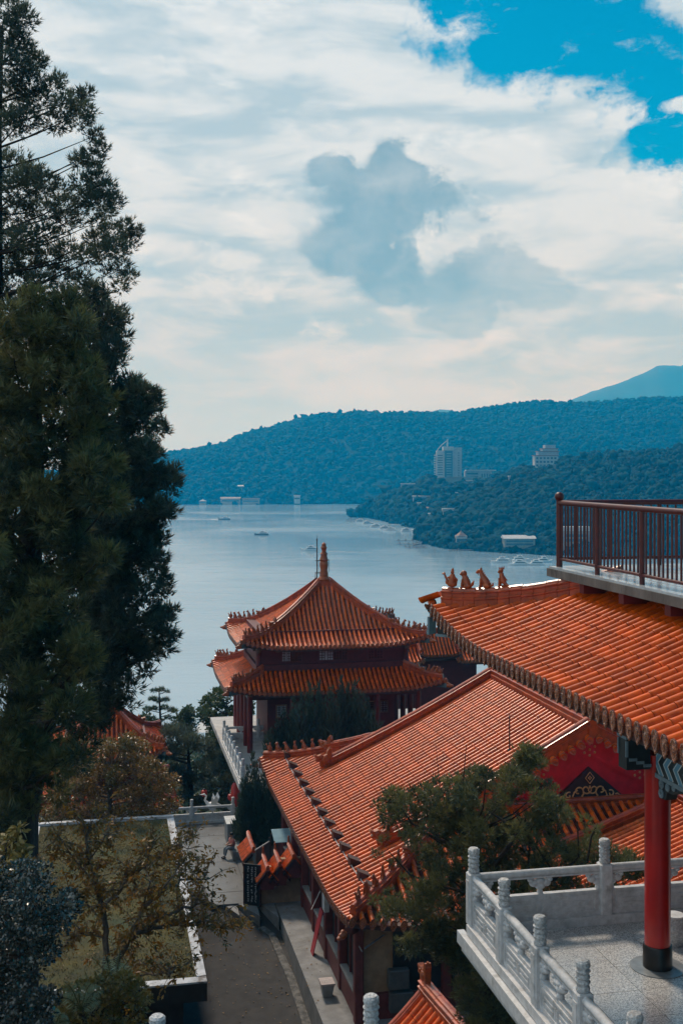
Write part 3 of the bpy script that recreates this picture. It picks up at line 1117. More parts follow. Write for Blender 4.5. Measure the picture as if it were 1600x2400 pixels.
IN = 5.6
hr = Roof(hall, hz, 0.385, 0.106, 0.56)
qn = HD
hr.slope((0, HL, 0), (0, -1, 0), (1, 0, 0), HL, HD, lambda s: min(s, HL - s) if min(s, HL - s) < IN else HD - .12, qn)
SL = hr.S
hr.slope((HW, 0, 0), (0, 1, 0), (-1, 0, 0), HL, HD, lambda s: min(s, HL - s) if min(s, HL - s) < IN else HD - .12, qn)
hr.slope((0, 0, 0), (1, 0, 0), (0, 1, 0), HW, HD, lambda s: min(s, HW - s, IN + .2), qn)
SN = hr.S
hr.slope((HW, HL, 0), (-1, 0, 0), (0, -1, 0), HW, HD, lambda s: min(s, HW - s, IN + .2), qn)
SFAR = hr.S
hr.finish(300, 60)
up = Vector((0, 0, 1))


def hzs(a, b):      # tile surface over local a, b
    d = min(a, HW - a)
    return hz(min(b, HL - b, 99) / qn if d < IN else 1.0, d / HD)


# main ridge
zr = hz(1, 1)
pr = [Vector((HD, IN - .3 + (HL - 2 * IN + .6) * i / 8, zr - .10)) for i in range(9)]
ridge(hall, pr, 0.20, 0.70, 0.6, 'main_ridge', True)
# verge ridges down the left slope: near and far gable; right slope plain
for b0, lab in ((IN, 'near'), (HL - IN, 'far')):
    for side in (0, 1):
        path = []
        for i in range(15):
            d = 2.9 + (HD - .15 - 2.9) * i / 14
            a = d if side == 0 else HW - d
            path.append(Vector((a, b0, hz(1.0, d / HD) + .02)))
        ridge(hall, path, 0.19, 0.66, 0.55, 'verge_ridge', side == 0)
        p0 = path[0]
        dragon_end(hall, p0 + Vector((-.3 if side == 0 else .3, 0, 0.1)), 0 if side == 0 else math.pi, 0.95)
# hip ridges with ornament and figures
for cx_, cy_, sx_, sy_ in ((0, 0, 1, 1), (0, HL, 1, -1), (HW, 0, -1, 1), (HW, HL, -1, -1)):
    def hp(t):
        return Vector((cx_ + sx_ * t, cy_ + sy_ * t, hz(t / HD, t / HD) + .02))
    ridge(hall, [hp(0.25 + 3.0 * i / 10) for i in range(11)], 0.15, 0.46, 0.5, 'hip_ridge', sx_ == 1)
    ridge(hall, [hp(3.25 + 2.3 * i / 8) for i in range(9)], 0.17, 0.62, 0.5, 'hip_ridge')
    hd = math.atan2(sy_, sx_)
    dragon_end(hall, hp(3.2) + up * .15, hd, 0.85)
    for k in range(6):
        t = 0.5 + 0.42 * k
        figure(hall, hp(t) + up * .44, hd, 0.52, (0, 1, 2, 3, 2, 3)[k])
    # corner rafter head
    b_ = MB()
    b_.cbox((cx_ + sx_ * .28, cy_ + sy_ * .28, hp(0).z - .38), (.34, .62, .24), Matrix.Rotation(hd + math.pi / 2, 3, 'Z'))
    b_.build('corner_rafter', DARKWOOD, hall)
    b_ = MB()
    q = hp(0) + Vector((-sx_ * .22, -sy_ * .22, -.42))
    Mh = Matrix.Rotation(hd, 3, 'Z')
    b_.ell(q, (.26, .13, .15), 8, 6, Mh)
    b_.ell(q + Mh @ Vector((-.22, 0, -.03)), (.13, .10, .08), 7, 5, Mh)
    b_.ell(q + Mh @ Vector((.0, 0, .12)), (.12, .09, .09), 7, 5, Mh)
    b_.build('rafter_head', GLAZE_FIG, hall, True)
# gable ends
VCAP = CAP.copy()
VCAP.materials[0] = GLAZE_RIDGE
for near in (True, False):
    yb = IN + .30 if near else HL - IN - .30
    dy = -1 if near else 1
    g = MB()
    zb = hz(1, (IN + .2) / HD) - .1
    hwid = 6.1
    tri = []
    for i in range(11):
        u = -hwid + 2 * hwid * i / 10
        tri.append((u, hz(1, (HD - abs(u)) / HD) - .12))
    poly = [(-hwid, zb - .2)] + tri + [(hwid, zb - .2)]
    g.prism(poly, lambda u, v, t: (HD + u, yb + dy * t, v), 0, -0.25)
    gw = g.build('gable_wall', REDGABLE, hall)
    # bargeboard: a second red plane proud of the gable
    bgd = MB()
    o1 = [(u, hz(1, (HD - abs(u)) / HD) - .10) for u in np.linspace(-hwid, hwid, 17)]
    o2 = [(u, hz(1, (HD - abs(u)) / HD) - 1.15) for u in np.linspace(hwid, -hwid, 17)]
    for i in range(16):
        q = [o1[i], o1[i + 1], o2[15 - i], o2[16 - i]]
        bgd.prism(q, lambda u, v, t: (HD + u, yb + dy * t, v), 0.05, 0.16)
    bgd.build('bargeboard', REDGABLE, hall)
    GOLD = mat('gold_paint', (0.55, 0.27, 0.10), 0.5, 0.2, 8)
    if near:
        # gilded nail heads in rosettes
        nm = MB()
        for (u0, z0) in ((0, zr - .88), (-2.35, zr - 1.98), (2.35, zr - 1.98)):
            for k in range(7):
                r_, t_ = (0, 0) if k == 0 else (.25, math.radians(60 * k + 30))
                uu, vv = u0 + r_ * math.cos(t_) * 1.1, z0 + r_ * math.sin(t_)
                if k == 1 and u0 == 0:
                    pass
                o_ = MB()
                o_.ell((0, 0, 0), (.062, .035, .062), 8, 5)
                o_.build('nail_head', GOLD, gw, True, Matrix.Translation((HD + uu, yb + dy * .17, vv)))
        # black panel with gilded scrolls
        BLK = mat('black_panel', (0.018, 0.014, 0.014), 0.5, 0.3, 5)
        zt = zr - 1.65
        pz = zb + .12
        hw_ = 1.75
        pn = MB()
        pn.prism([(-hw_, pz), (hw_, pz), (0, zt)], lambda u, v, t: (HD + u, yb + dy * t, v), 0.0, 0.175)
        po = pn.build('gable_panel', BLK, hall)
        sc = MB()

        def scroll(pts, r=.033):
            sc.tube([(HD + u, yb + dy * .185, v) for u, v in pts], r, 5)

        def arc(cx__, cz__, r0, r1, t0, t1, n=12):
            return [(cx__ + (r0 + (r1 - r0) * i / n) * math.cos(math.radians(t0 + (t1 - t0) * i / n)), cz__ + (r0 + (r1 - r0) * i / n) * math.sin(math.radians(t0 + (t1 - t0) * i / n))) for i in range(n + 1)]
        H = zt - pz
        for s_ in (1, -1):
            fl = lambda L: [(s_ * u, v) for u, v in L]
            scroll(fl([(0, pz + H * .86), (.20, pz + H * .69), (0, pz + H * .52)]), .020)
            scroll(fl(arc(.16, pz + H * .36, .22, .07, -150, 150)))
            scroll(fl(arc(.52, pz + H * .30, .24, .07, 200, -100)))
            scroll(fl([(0, pz + .06), (.14, pz + .10), (.30, pz + .14), (.36, pz + .24), (.28, pz + .34)]), .04)
            scroll(fl([(.30, pz + .08), (.60, pz + .09), (.80, pz + .22), (.72, pz + .42), (.56, pz + .50)]), .034)
            scroll(fl(arc(.98, pz + H * .20, .16, .05, 120, -200)))
            scroll(fl(arc(1.28, pz + H * .12, .11, .04, 140, -200)))
            scroll(fl([(.85, pz + .06), (1.15, pz + .05), (1.5, pz + .06)]), .03)
            scroll(fl([(0, pz + H * .46), (.07, pz + H * .33), (0, pz + H * .24)]), .03)
        for k in range(4):
            t_ = math.pi / 2 * k
            sc.ell((HD + .06 * math.cos(t_), yb + dy * .19, pz + H * .69 + .06 * math.sin(t_)), (.04, .02, .04), 6, 4)
        sc.build('gilded_scroll', GOLD, po)
    # verge tiles: short caps along both rakes
    for s_ in (1, -1):
        for k in range(22):
            u = .22 + k * .40
            if u > 9.0:
                break
            d = HD - u
            p_ = Vector((HD + s_ * u, yb + dy * .12, hz(1, d / HD) - .16))
            sl = hz(1, (d - .05) / HD) - hz(1, (d + .05) / HD)
            x_ = None
            M = frame_mtx(p_ + Vector((0, dy * .55, -.10)), Vector((1, 0, sl * 10 * s_)) if near else Vector((-1, 0, -sl * 10 * s_)), Vector((0, -dy * 1.0, .45)), .165, .66, .165)
            link('verge_tile', BARREL, hall, M)
            M2 = frame_mtx(p_ + Vector((0, dy * .56, -.04)), Vector((1, 0, sl * 10 * s_)) if near else Vector((-1, 0, -sl * 10 * s_)), Vector((0, -dy, -.1)), .165, .16, .165)
            link('verge_cap', VCAP, hall, M2)
    # pent ridge at the gable foot
    pb = [Vector((HD + u, yb + dy * .22, zb - .22)) for u in np.linspace(-5.2, 5.2, 14)]
    ridge(hall, pb, 0.20, 0.55, 0.7, 'pent_ridge')
# columns, knee walls, dark sheets for shaded openings under the left eave and the near end
TAN = mat('tan_render', (0.34, 0.22, 0.13), 0.85, 0.2, 3.0, 0.2, 25)
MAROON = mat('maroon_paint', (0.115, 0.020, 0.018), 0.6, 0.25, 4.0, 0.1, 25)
bs = [0.95 + 2.92 * i for i in range(8)]
for i, b in enumerate(bs):
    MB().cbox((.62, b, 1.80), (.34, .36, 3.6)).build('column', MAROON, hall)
    if i < 7:
        b1 = bs[i + 1]
        w = MB().box(.52, b + .19, 0.0, .72, b1 - .19, .95).build('knee_wall', MAROON, hall)
        MB().box(.48, b + .18, .95, .76, b1 - .18, 1.03).build('sill', CONCRETE, hall)
        MB().box(.78, b + .18, 1.03, .82, b1 - .18, 3.55).build('opening_shade', DARK, hall)  # dark sheet painted as the unlit interior, body is solid behind
        for k in (1, 2):
            bb = b + (b1 - b) * k / 3
            MB().box(.70, bb - .04, 1.03, .775, bb + .04, 3.4).build('mullion', MAROON, hall)
        MB().box(.50, b + .18, 3.10, .74, b1 - .18, 3.42).build('lintel', MAROON, hall)
core = MB()
core.box(.85, 1.2, 0, HW - .9, HL - 1.0, 3.6)
core.build('hall_body', TAN, hall)
for i in range(5):
    a = .62 + 3.4 * i
    if i:
        MB().cbox((a, .95, 1.80), (.34, .34, 3.6)).build('column', MAROON, hall)
    MB().box(a + .2, .98, 0, a + 3.2, 1.15, .95).build('knee_wall', MAROON, hall)
MB().box(2.0, 1.05, .95, 4.4, 1.18, 3.4).build('opening_shade', DARK, hall)
# air conditioner boxes and a small meter box in the dark porch
for (a, z, w_, h_) in ((2.1, 1.6, .8, .7), (2.2, .75, .9, .7)):
    o_ = MB()
    o_.cbox((a, .72, z), (w_, .36, h_))
    o_.lathe((a, .53, z), [(.01, 0), (.01, .01)], 6)
    o_.build('vent_box', mat('grey_metal', (.07, .07, .07), .5, .2, 5), hall)
MB().box(.30, 6.0, 2.2, .50, 6.5, 2.95).build('meter_box', mat('pale_metal', (.40, .41, .42), .45, .15, 5), hall)
# stay rods at the corner
sr = MB()
sr.tube([(.72, .3, 3.0), (1.6, .9, 3.2)], .03, 6)
sr.tube([(.62, .95, 2.9), (.62, .3, 2.9)], .03, 6)
sr.build('stay_rod', mat('galvanised', (.25, .26, .27), .4, .2, 9, metal=.6), hall)

# floodlights strung along the hall's left eave
LAMPB = mat('lamp_brown', (0.045, 0.022, 0.016), 0.5, 0.3, 8)
LAMPL = mat('lamp_hood', (0.085, 0.055, 0.042), 0.5, 0.3, 8)
LAMPW = mat('pale_cable', (0.42, 0.40, 0.38), 0.5, 0.2, 8)
ORD = ['first', 'second', 'third', 'fourth', 'fifth', 'sixth', 'seventh', 'eighth', 'ninth', 'tenth', 'eleventh', 'twelfth', 'thirteenth']
nl = 13
lb = [HL - 1.5 - (HL - 3.4) * i / (nl - 1) for i in range(nl)]
cab = []
proto = None
for i, b in enumerate(lb):
    d = 1.25
    s_ = HL - b
    z = SL(s_, d).z
    wp = hall.matrix_basis @ Vector((d, b, z + .16))
    lab = f'brown floodlight on the orange hall roof, {ORD[i]} along the eave from the far corner'
    t = thing('floodlight', lab, 'floodlight', wp, YAW, 'floodlights along the hall eave')
    if proto is None:
        hb = MB()
        hb.prism([(-.05, -.05), (.40, .06), (.40, .12), (-.05, .34)], lambda u, v, t_: (u, t_, v), -.24, .24)
        proto = (hb.mesh('housing', LAMPB), MB().add([(-.08, -.27, .355), (.43, -.27, .135), (.43, .27, .135), (-.08, .27, .355), (-.08, -.27, .375), (.43, -.27, .155), (.43, .27, .155), (-.08, .27, .375)],
                 [(0, 3, 2, 1), (4, 5, 6, 7), (0, 1, 5, 4), (1, 2, 6, 5), (2, 3, 7, 6), (3, 0, 4, 7)]).mesh('lid', LAMPL),
                 MB().tube([(.15, 0, -.16), (.15, 0, .05)], .035, 6).mesh('bracket', LAMPB))
    for me in proto:
        link(me.name, me, t)
    cab.append(wp + Vector((0, 0, .05)))
cp = []
for i in range(len(cab) - 1):
    for k in range(4):
        f = k / 4
        cp.append(cab[i].lerp(cab[i + 1], f) + Vector((0, 0, .02 - .05 * math.sin(f * math.pi))))
cp.append(cab[-1])
tag(MB().tube(cp, .022, 5).build('cable', LAMPW), 'pale power cable strung between the floodlights on the hall roof', 'cable')
# thin rods standing on the roof
for (a, b, h_, lab) in ((9.2, 8.2, 1.6, 'dark upright lightning rod standing on the hall roof above the tree'),):
    p_ = hall.matrix_basis @ Vector((a, b, hzs(a, b)))
    t = thing('lightning_rod', lab, 'lightning rod', p_, YAW)
    MB().tube([(0, 0, -.1), (0, 0, h_), (0, 0, h_ + .15)], [.032, .026, .006], 6).build('rod', BLACK, t)
    MB().cbox((0, 0, .05), (.16, .16, .2)).build('foot', BLACK, t)
# ------------------------------------------------------------------ side hall roof behind the red column (left slope in view)
SA, SB = 15.6, 31.0
shall = thing('side_hall', 'lower orange roofed side hall behind the red column', 'temple hall', W(SA, SB, -20.7), YAW)
SWD = 8.0


def sz(q, w):
    return 4.0 + SWD * .34 * (.9 * w + .1 * w * w)


sr_ = Roof(shall, sz, 0.34, 0.11, 0.5)
sr_.slope((0, 13.6, 0), (0, -1, 0), (1, 0, 0), 13.6, SWD, lambda s: SWD)
sr_.slope((2 * SWD, 0, 0), (0, 1, 0), (-1, 0, 0), 13.6, SWD, lambda s: SWD)
sr_.finish(200, 20)
ridge(shall, [Vector((.2 + (SWD - .3) * i / 10, 13.5, sz(0, (.2 + (SWD - .3) * i / 10) / SWD) + .02)) for i in range(11)], .17, .55, .5, 'verge_ridge', True)
ridge(shall, [Vector((SWD, 13.6 * i / 8, sz(0, 1) - .05)) for i in range(9)], .2, .6, .6, 'main_ridge')
MB().box(.8, .4, 0, 2 * SWD - .8, 13.2, 3.9).build('hall_body', TAN, shall)

# ------------------------------------------------------------------ square tower pavilions
PAGCOL = mat('pagoda_column_red', (.13, .009, .009), .4, .2, 3, coat=.2)


def pavilion(name, label, cat, a, b, z, A2, B2, ze2, rise, A1, B1, ze1, zplat, detail=True, sp=0.30, parts=(300, 300), grp=None):
    """two-tier square pavilion: plan half-widths A, B; eave heights ze relative to floor z"""
    t = thing(name, label, cat, W(a, b, z), YAW, grp)
    up = Vector((0, 0, 1))

    def roof(A, B, ze, rs, wmax, lift, np_, figs, orn_w, rz):
        def zf(q, w):
            return ze + rs * (.50 * w + .50 * w * w) + lift * max(0, 1 - q / .55) ** 2 * max(0, 1 - w / .6)
        r = Roof(t, zf, sp, sp * .275, .40, GLAZE_PAN2)
        wm = wmax
        mk = lambda D, Lt: (lambda s: min(min(s, Lt - s) * D / (Lt / 2), D * wm))
        r.slope((-A, -B, 0), (1, 0, 0), (0, 1, 0), 2 * A, B, mk(B, 2 * A), steps=2.6)
        r.slope((-A, B, 0), (0, -1, 0), (1, 0, 0), 2 * B, A, mk(A, 2 * B), steps=2.6)
        r.slope((A, B, 0), (-1, 0, 0), (0, -1, 0), 2 * A, B, mk(B, 2 * A))
        r.slope((A, -B, 0), (0, 1, 0), (-1, 0, 0), 2 * B, A, mk(A, 2 * B))
        r.finish(np_, 0)
        for sx_ in (-1, 1):
            for sy_ in (-1, 1):
                def hp(w):
                    return Vector((sx_ * A * (1 - w), sy_ * B * (1 - w), zf(w, w) + .02))
                w1 = orn_w
                hd = math.atan2(-sy_ * B, -sx_ * A)
                ridge(t, [hp(.03 + (w1 - .03) * i / 10) for i in range(11)], .13, .36, .42, 'hip_ridge')
                if wm > w1 + .02:
                    ridge(t, [hp(w1 + (wm - w1) * i / 12) for i in range(13)], .15, .48, .42, 'hip_ridge')
                dragon_end(t, hp(w1) + up * .1, hd, .62)
                if detail or sy_ < 0:
                    for k in range(figs):
                        w = .05 + (w1 - .10) * k / max(1, figs - 1) * .92
                        figure(t, hp(w) + up * .34, hd, .46, (0, 1, 2, 3, 2, 3)[k])
                b_ = MB()
                q = hp(0)
                Mh = Matrix.Rotation(hd, 3, 'Z')
                b_.cbox(q + Mh @ Vector((.45, 0, -.36)), (.9, .24, .26), Mh)
                b_.build('corner_rafter', mat('rafter_teal', (.05, .09, .10), .5, .4, 6), t)
                h_ = MB()
                h_.ell(q + Mh @ Vector((-.12, 0, -.36)), (.24, .13, .14), 8, 6, Mh)
                h_.ell(q + Mh @ Vector((-.32, 0, -.36)), (.13, .09, .08), 7, 5, Mh)
                h_.ell(q + Mh @ Vector((-.05, 0, -.22)), (.12, .09, .08), 7, 5, Mh)
                h_.build('rafter_head', GLAZE_FIG, t, True)
        return zf
    zf2 = roof(A2, B2, ze2, rise, .93, .55, parts[0], 6, .36, 0)
    wl = .34
    zf1 = roof(A1, B1, ze1, rise * 1.2, wl, .50, parts[1], 4, .20, 0)
    ztop1 = zf1(1, wl)
    # upper storey
    ua, ub = A1 * (1 - wl) - .05, B1 * (1 - wl) - .05
    ua, ub = A2 - 1.25, B2 - 1.25
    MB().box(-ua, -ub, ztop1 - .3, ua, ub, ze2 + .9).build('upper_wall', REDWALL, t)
    MB().box(-ua - .16, -ub - .16, ztop1 + .02, ua + .16, ub + .16, ztop1 + .42).build('band_beam', MAROON, t)
    MB().box(-ua - .09, -ub - .09, ze2 - .12, ua + .09, ub + .09, ze2 + .12).build('band_beam', DARKWOOD, t)
    for sx_ in (-1, 1):
        for sy_ in (-1, 1):
            MB().tube([(sx_ * ua, sy_ * ub, ztop1 - .3), (sx_ * ua, sy_ * ub, ze2 + .5)], .17, 10).build('column', MAROON, t, True)
    PANEG = mat('pale_window', (.42, .46, .48), .35, .2, 3)  # pale pane for lit windows: the light is put into the colour
    PANED = mat('dark_window', (.02, .022, .024), .2, .3, 3)

    def lattice(name_, x0, x1, z0, z1, y, lit, fr=MAROON):
        w = MB()
        w.box(x0 - .07, y - .06, z0 - .07, x1 + .07, y - .003, z0)
        w.box(x0 - .07, y - .06, z1, x1 + .07, y - .003, z1 + .07)
        w.box(x0 - .07, y - .06, z0, x0, y - .003, z1)
        w.box(x1, y - .06, z0, x1 + .07, y - .003, z1)
        fo = w.build(name_, fr, t)
        MB().box(x0, y - .02, z0, x1, y - .004, z1).build('pane', PANEG if lit else PANED, fo)
        g = MB()
        cx_, cz_ = (x0 + x1) / 2, (z0 + z1) / 2
        dx, dz = (x1 - x0) / 2, (z1 - z0) / 2
        h = .018
        for k in (-.62, -.25, .25, .62):
            g.box(cx_ + k * dx - h, y - .050, z0, cx_ + k * dx + h, y - .022, z1)
            g.box(x0, y - .054, cz_ + k * dz - h, cx_ - .25 * dx, y - .026, cz_ + k * dz + h)
            g.box(cx_ + .25 * dx, y - .054, cz_ + k * dz - h, x1, y - .026, cz_ + k * dz + h)
        g.build('lattice', DARKWOOD, fo)
    if detail:
        zc = ztop1 + .62
        zh = ze2 - .18
        for (x0, x1, lit) in ((-3.25, -2.75, True), (-2.68, -2.05, False), (-.88, -.02, True), (.05, .9, False), (2.3, 3.2, False)):
            lattice('window', x0, x1, zc, zh, -ub, lit)
        # ornate bracket sets under the eaves
        BR = mat('painted_bracket', (.07, .035, .02), .6, .8, 14, .3, 30, col2=(.16, .12, .07))
        for (AA, BB, zz, k) in ((ua, ub, ze2 - .02, 9), (A1 - 1.5, B1 - 1.35, ze1 + .05, 11)):
            for i in range(k):
                x = -AA + 2 * AA * i / (k - 1)
                for s_ in (-1, 1):
                    b_ = MB()
                    b_.cbox((x, s_ * (BB + .12), zz - .28), (.22, .30, .16))
                    b_.cbox((x, s_ * (BB + .28), zz - .10), (.34, .40, .16))
                    b_.cbox((x, s_ * (BB + .46), zz + .08), (.20, .30, .14))
                    b_.build('bracket', BR, t)
            for i in range(1, k - 1):
                y = -BB + 2 * BB * i / (k - 1)
                b_ = MB()
                b_.cbox((-(AA + .12), y, zz - .28), (.30, .22, .16))
                b_.cbox((-(AA + .28), y, zz - .10), (.40, .34, .16))
                b_.build('bracket', BR, t)
    # ground storey
    la, lb_ = A1 - 2.75, B1 - 2.5
    MB().box(-la, -lb_, 0, la, lb_, ztop1).build('wall', REDWALL, t)
    ca, cb = A1 - 1.5, B1 - 1.35
    MB().box(-ca - .12, -cb - .12, ze1 - .55, ca + .12, cb + .12, ze1 - .22).build('tie_beam', DARKWOOD, t)
    for i in range(5):
        x = -ca + 2 * ca * i / 4
        for s_ in (-1, 1):
            MB().tube([(x, s_ * cb, 0), (x, s_ * cb, ze1 - .2)], .18, 12).build('column', PAGCOL, t, True)
    for i in range(1, 4):
        y = -cb + 2 * cb * i / 4
        for s_ in (-1, 1):
            MB().tube([(s_ * ca, y, 0), (s_ * ca, y, ze1 - .2)], .18, 12).build('column', PAGCOL, t, True)
    if detail:
        lattice('window', -la + .6, -la + 1.15, 1.9, 2.6, -lb_, True, mat('frame_tan', (.25, .14, .08), .6, .2, 8))
        lattice('window', la - 1.9, la - .5, 1.95, 2.6, -lb_, False, mat('frame_tan', (.25, .14, .08), .6, .2, 8))
        lattice('window', la - .9, la - .5, 1.95, 2.6, -lb_, True, mat('frame_tan', (.25, .14, .08), .6, .2, 8))
    return t, zf2


pag, pz2 = pavilion('pagoda', 'two tiered red bell tower with orange tiled roofs before the lake', 'pagoda', 14.3, 74.65, -17.6, 6.0, 4.35, 6.45, 3.85, 6.87, 5.15, 3.80, 0)
PT = pz2(1, .93)
# finial
fb = MB()
fb.box(-.36, -.36, PT - .85, .36, .36, PT + .28)
fb.build('finial_plinth', GLAZE_RIDGE, pag)
k_ = .0285 / 1.0
prof = []
fz0 = PT + .28
for (r, y) in ((183, 1640), (190, 1600), (150, 1545), (125, 1520), (128, 1440), (105, 1330), (128, 1200), (128, 1120), (105, 1080), (132, 1040), (105, 985), (95, 930), (95, 885), (120, 870), (60, 800), (75, 720), (98, 690), (70, 650), (60, 600), (68, 585), (35, 555), (0, 525)):
    s_ = 1 / 12.375 / F * 76.0
    prof.append((r * s_, fz0 + (1640 - y) * s_))
MB().lathe((0, 0, 0), prof, 18).build('finial', GLAZE_FIG, pag, True)
# lightning conductor beside the finial
lm = thing('lightning_mast', 'thin dark lightning mast with stays beside the pagoda finial', 'lightning mast', pag.matrix_basis @ Vector((-.48, -.1, PT - .15)), YAW)
MB().tube([(0, 0, -.3), (0, 0, 3.05), (0, 0, 3.06), (0, 0, 3.5)], [.04, .034, .016, .004], 7).build('rod', BLACK, lm, True)
MB().lathe((0, 0, 3.05), [(.02, 0), (.05, .03), (.05, .12), (.02, .15)], 8).build('collar', BLACK, lm)
for z in (.55, .95, 1.75):
    MB().tube([(-.14, 0, z), (.30, 0, z)], .024, 5).build('stay', BLACK, lm)
ch = MB()
for (x0, z0, x1, z1) in ((.10, .9, .10, 1.78), (-.14, .45, -.09, .95), (.80, 1.05, .80, 1.78)):
    for i in range(9):
        f = i / 8
        ch.ell((x0 + (x1 - x0) * f, 0, z0 + (z1 - z0) * f), (.022, .022, .05), 5, 4)
ch.tube([(.66, 0, 1.78), (.84, 0, 1.78)], .02, 5)
ch.tube([(.95, 0, .32), (1.12, 0, .30), (1.2, 0, .2), (1.2, 0, .05)], .022, 5)
ch.build('chain', BLACK, lm)

# pagoda deck and its white balustrade
DECK = mat('deck_stone', (.42, .40, .38), .7, .15, 2.0, .2, 30)
tag(abbox(abbox(MB(), 9.0, 65.0, -25.5, 22.0, 81.0, -18.0), 7.45, 64.0, -17.95, 22.5, 81.5, -17.6).build('podium', mat('podium_stone', (.40, .40, .40), .7, .2, 1.5, .2, 20, dirt=((.22, .2, .18), .9, .5, .7))), 'pale stone podium carrying the two tiered red pagoda', 'podium')
tag(abbox(MB(), 7.5, 64.05, -17.6, 22.45, 81.45, -17.58).build('podium_floor', DECK), kind='structure')


def cloud_bracket():
    """carved cloud support between rail and panel"""
    mb_ = MB()
    for (x, z, rx, rz) in ((0, .02, .05, .09), (0, .14, .10, .07), (-.11, .19, .085, .07), (.11, .19, .085, .07), (-.17, .25, .05, .045), (.17, .25, .05, .045), (0, .22, .10, .06), (0, -.04, .08, .04)):
        mb_.ell((x, 0, z), (rx, .055, rz), 9, 6)
    return mb_.mesh('cloud_bracket', STONE, True)


CLOUD = cloud_bracket()


def post_meshes(hs=.85, hh=.40):
    sh = MB()
    sh.cbox((0, 0, hs / 2), (.215, .215, hs))
    sh.box(-.06, -.118, .12, .06, .118, hs - .12)
    sh.box(-.118, -.06, .12, .118, .06, hs - .12)
    s_ = sh.mesh('shaft', STONE)
    hd = MB()
    prof_ = [(.085, 0), (.092, .02), (.092, .05), (.078, .07), (.088, .10)]
    n = 14
    for i in range(n):
        f = i / (n - 1)
        prof_.append((.088 + .010 * math.sin(f * 21) + .004 * math.sin(f * 47), .10 + (hh - .17) * f))
    prof_ += [(.094, hh - .06), (.094, hh - .025), (.070, hh), (.0, hh + .005)]
    hd.lathe((0, 0, 0), prof_, 18)
    v2 = []
    for (x, y, z) in hd.v:
        r_ = math.hypot(x, y)
        if .10 < z < hh - .07 and r_ > 1e-3:
            th = math.atan2(y, x)
            k = 1 + .07 * math.sin(5 * th + z * 60) * math.sin(z * 38 + th * 2)
            x, y = x * k, y * k
        v2.append((x, y, z))
    hd.v = v2
    return s_, hd.mesh('head', STONE_CARVED, True)


POST_SHAFT, POST_HEAD = post_meshes()


def panel_mesh(L, h=.42):
    mb_ = MB()
    mb_.box(0, -.05, 0, L, .05, h)
    for s_ in (-1, 1):
        y0, y1 = (.05, .068) if s_ > 0 else (-.068, -.05)
        for (x0, z0, x1, z1) in ((.08, .06, L - .08, .09), (.08, h - .09, L - .08, h - .06), (.08, .09, .11, h - .09), (L - .11, .09, L - .08, h - .09),
                                 (.20, .16, L * .42, .185), (.20, h - .185, L * .42, h - .16), (.20, .185, .225, h - .185), (L * .58, .16, L - .20, .185), (L * .58, h - .185, L - .20, h - .16), (L - .225, .185, L - .20, h - .185),
                                 (L * .46, .14, L * .49, h - .14), (L * .51, .14, L * .54, h - .14)):
            mb_.box(x0, y0, z0, x1, y1, z1)
    return mb_.mesh('panel', STONE)


def balustrade(name, label, loc, pts, skip_first_post=False, plinth=.15, ledge=0.0, zf=0.0, group=None):
    """posts at local points pts (x, y); rails and panels between neighbours"""
    t = thing(name, label, 'balustrade', loc, YAW, group)
    cache = {}
    for i, p in enumerate(pts):
        base = Vector((p[0], p[1], zf + plinth))
        sh_ = link('post', POST_SHAFT, t, Matrix.Translation(base))
        link('post_head', POST_HEAD, t, Matrix.Translation(base + Vector((0, 0, .855))))
        if i + 1 < len(pts):
            q = pts[i + 1]
            d = Vector((q[0] - p[0], q[1] - p[1], 0))
            L = d.length
            ang = math.atan2(d.y, d.x)
            key = round(L, 3)
            if key not in cache:
                r_ = MB()
                r_.tube([(.10, 0, 0), (L - .10, 0, 0)], .062, 12)
                r_.box(.10, -.04, -.085, L - .10, .04, -.055)
                cache[key] = (r_.mesh('rail', STONE, True), panel_mesh(L - .2))
            M = Matrix.Translation(base) @ Matrix.Rotation(ang, 4, 'Z')
            link('rail', cache[key][0], t, M @ Matrix.Translation((0, 0, .77)))
            link('panel', cache[key][1], t, M @ Matrix.Translation((.1, 0, 0.0)))
            for x in ((.12, .5 * L, L - .12)):
                link('cloud_bracket', CLOUD, t, M @ Matrix.Translation((x, 0, .42)) @ Matrix.Diagonal((1.0, 1.1, .92, 1)))
            b_ = MB()
            b_.box(-.0, -.13, -plinth, L, .13, 0.0)
            b_.build('plinth', STONE, t, False, M)
    return t


bpts = [(0, 0)] + [(0, 1.42 * i) for i in range(1, 8)]
bp2 = bpts + [(2.2, 1.42 * 7), (4.4, 1.42 * 7), (6.6, 1.42 * 7)]
balustrade('balustrade', 'white stone balustrade along the edge of the pagoda podium', W(7.65, 63.9, -17.58), bp2)
balustrade('balustrade', 'white stone balustrade at the far end of the courtyard before the pines', W(.2, 67.45, -20.7), [(0, 0), (2.45, 0), (4.9, 0), (7.3, 0)])

# small roof cluster behind the pagoda, right of it
gr = thing('gate_roof', 'small orange gate roof with side wings between the pagoda and the eave', 'gate', W(27.0, 92.0, -21.5), YAW)


def gz(ze, rs, lift=.25):
    return lambda q, w: ze + rs * (.7 * w + .3 * w * w) + lift * max(0, 1 - q / .5) ** 2 * max(0, 1 - w / .6)


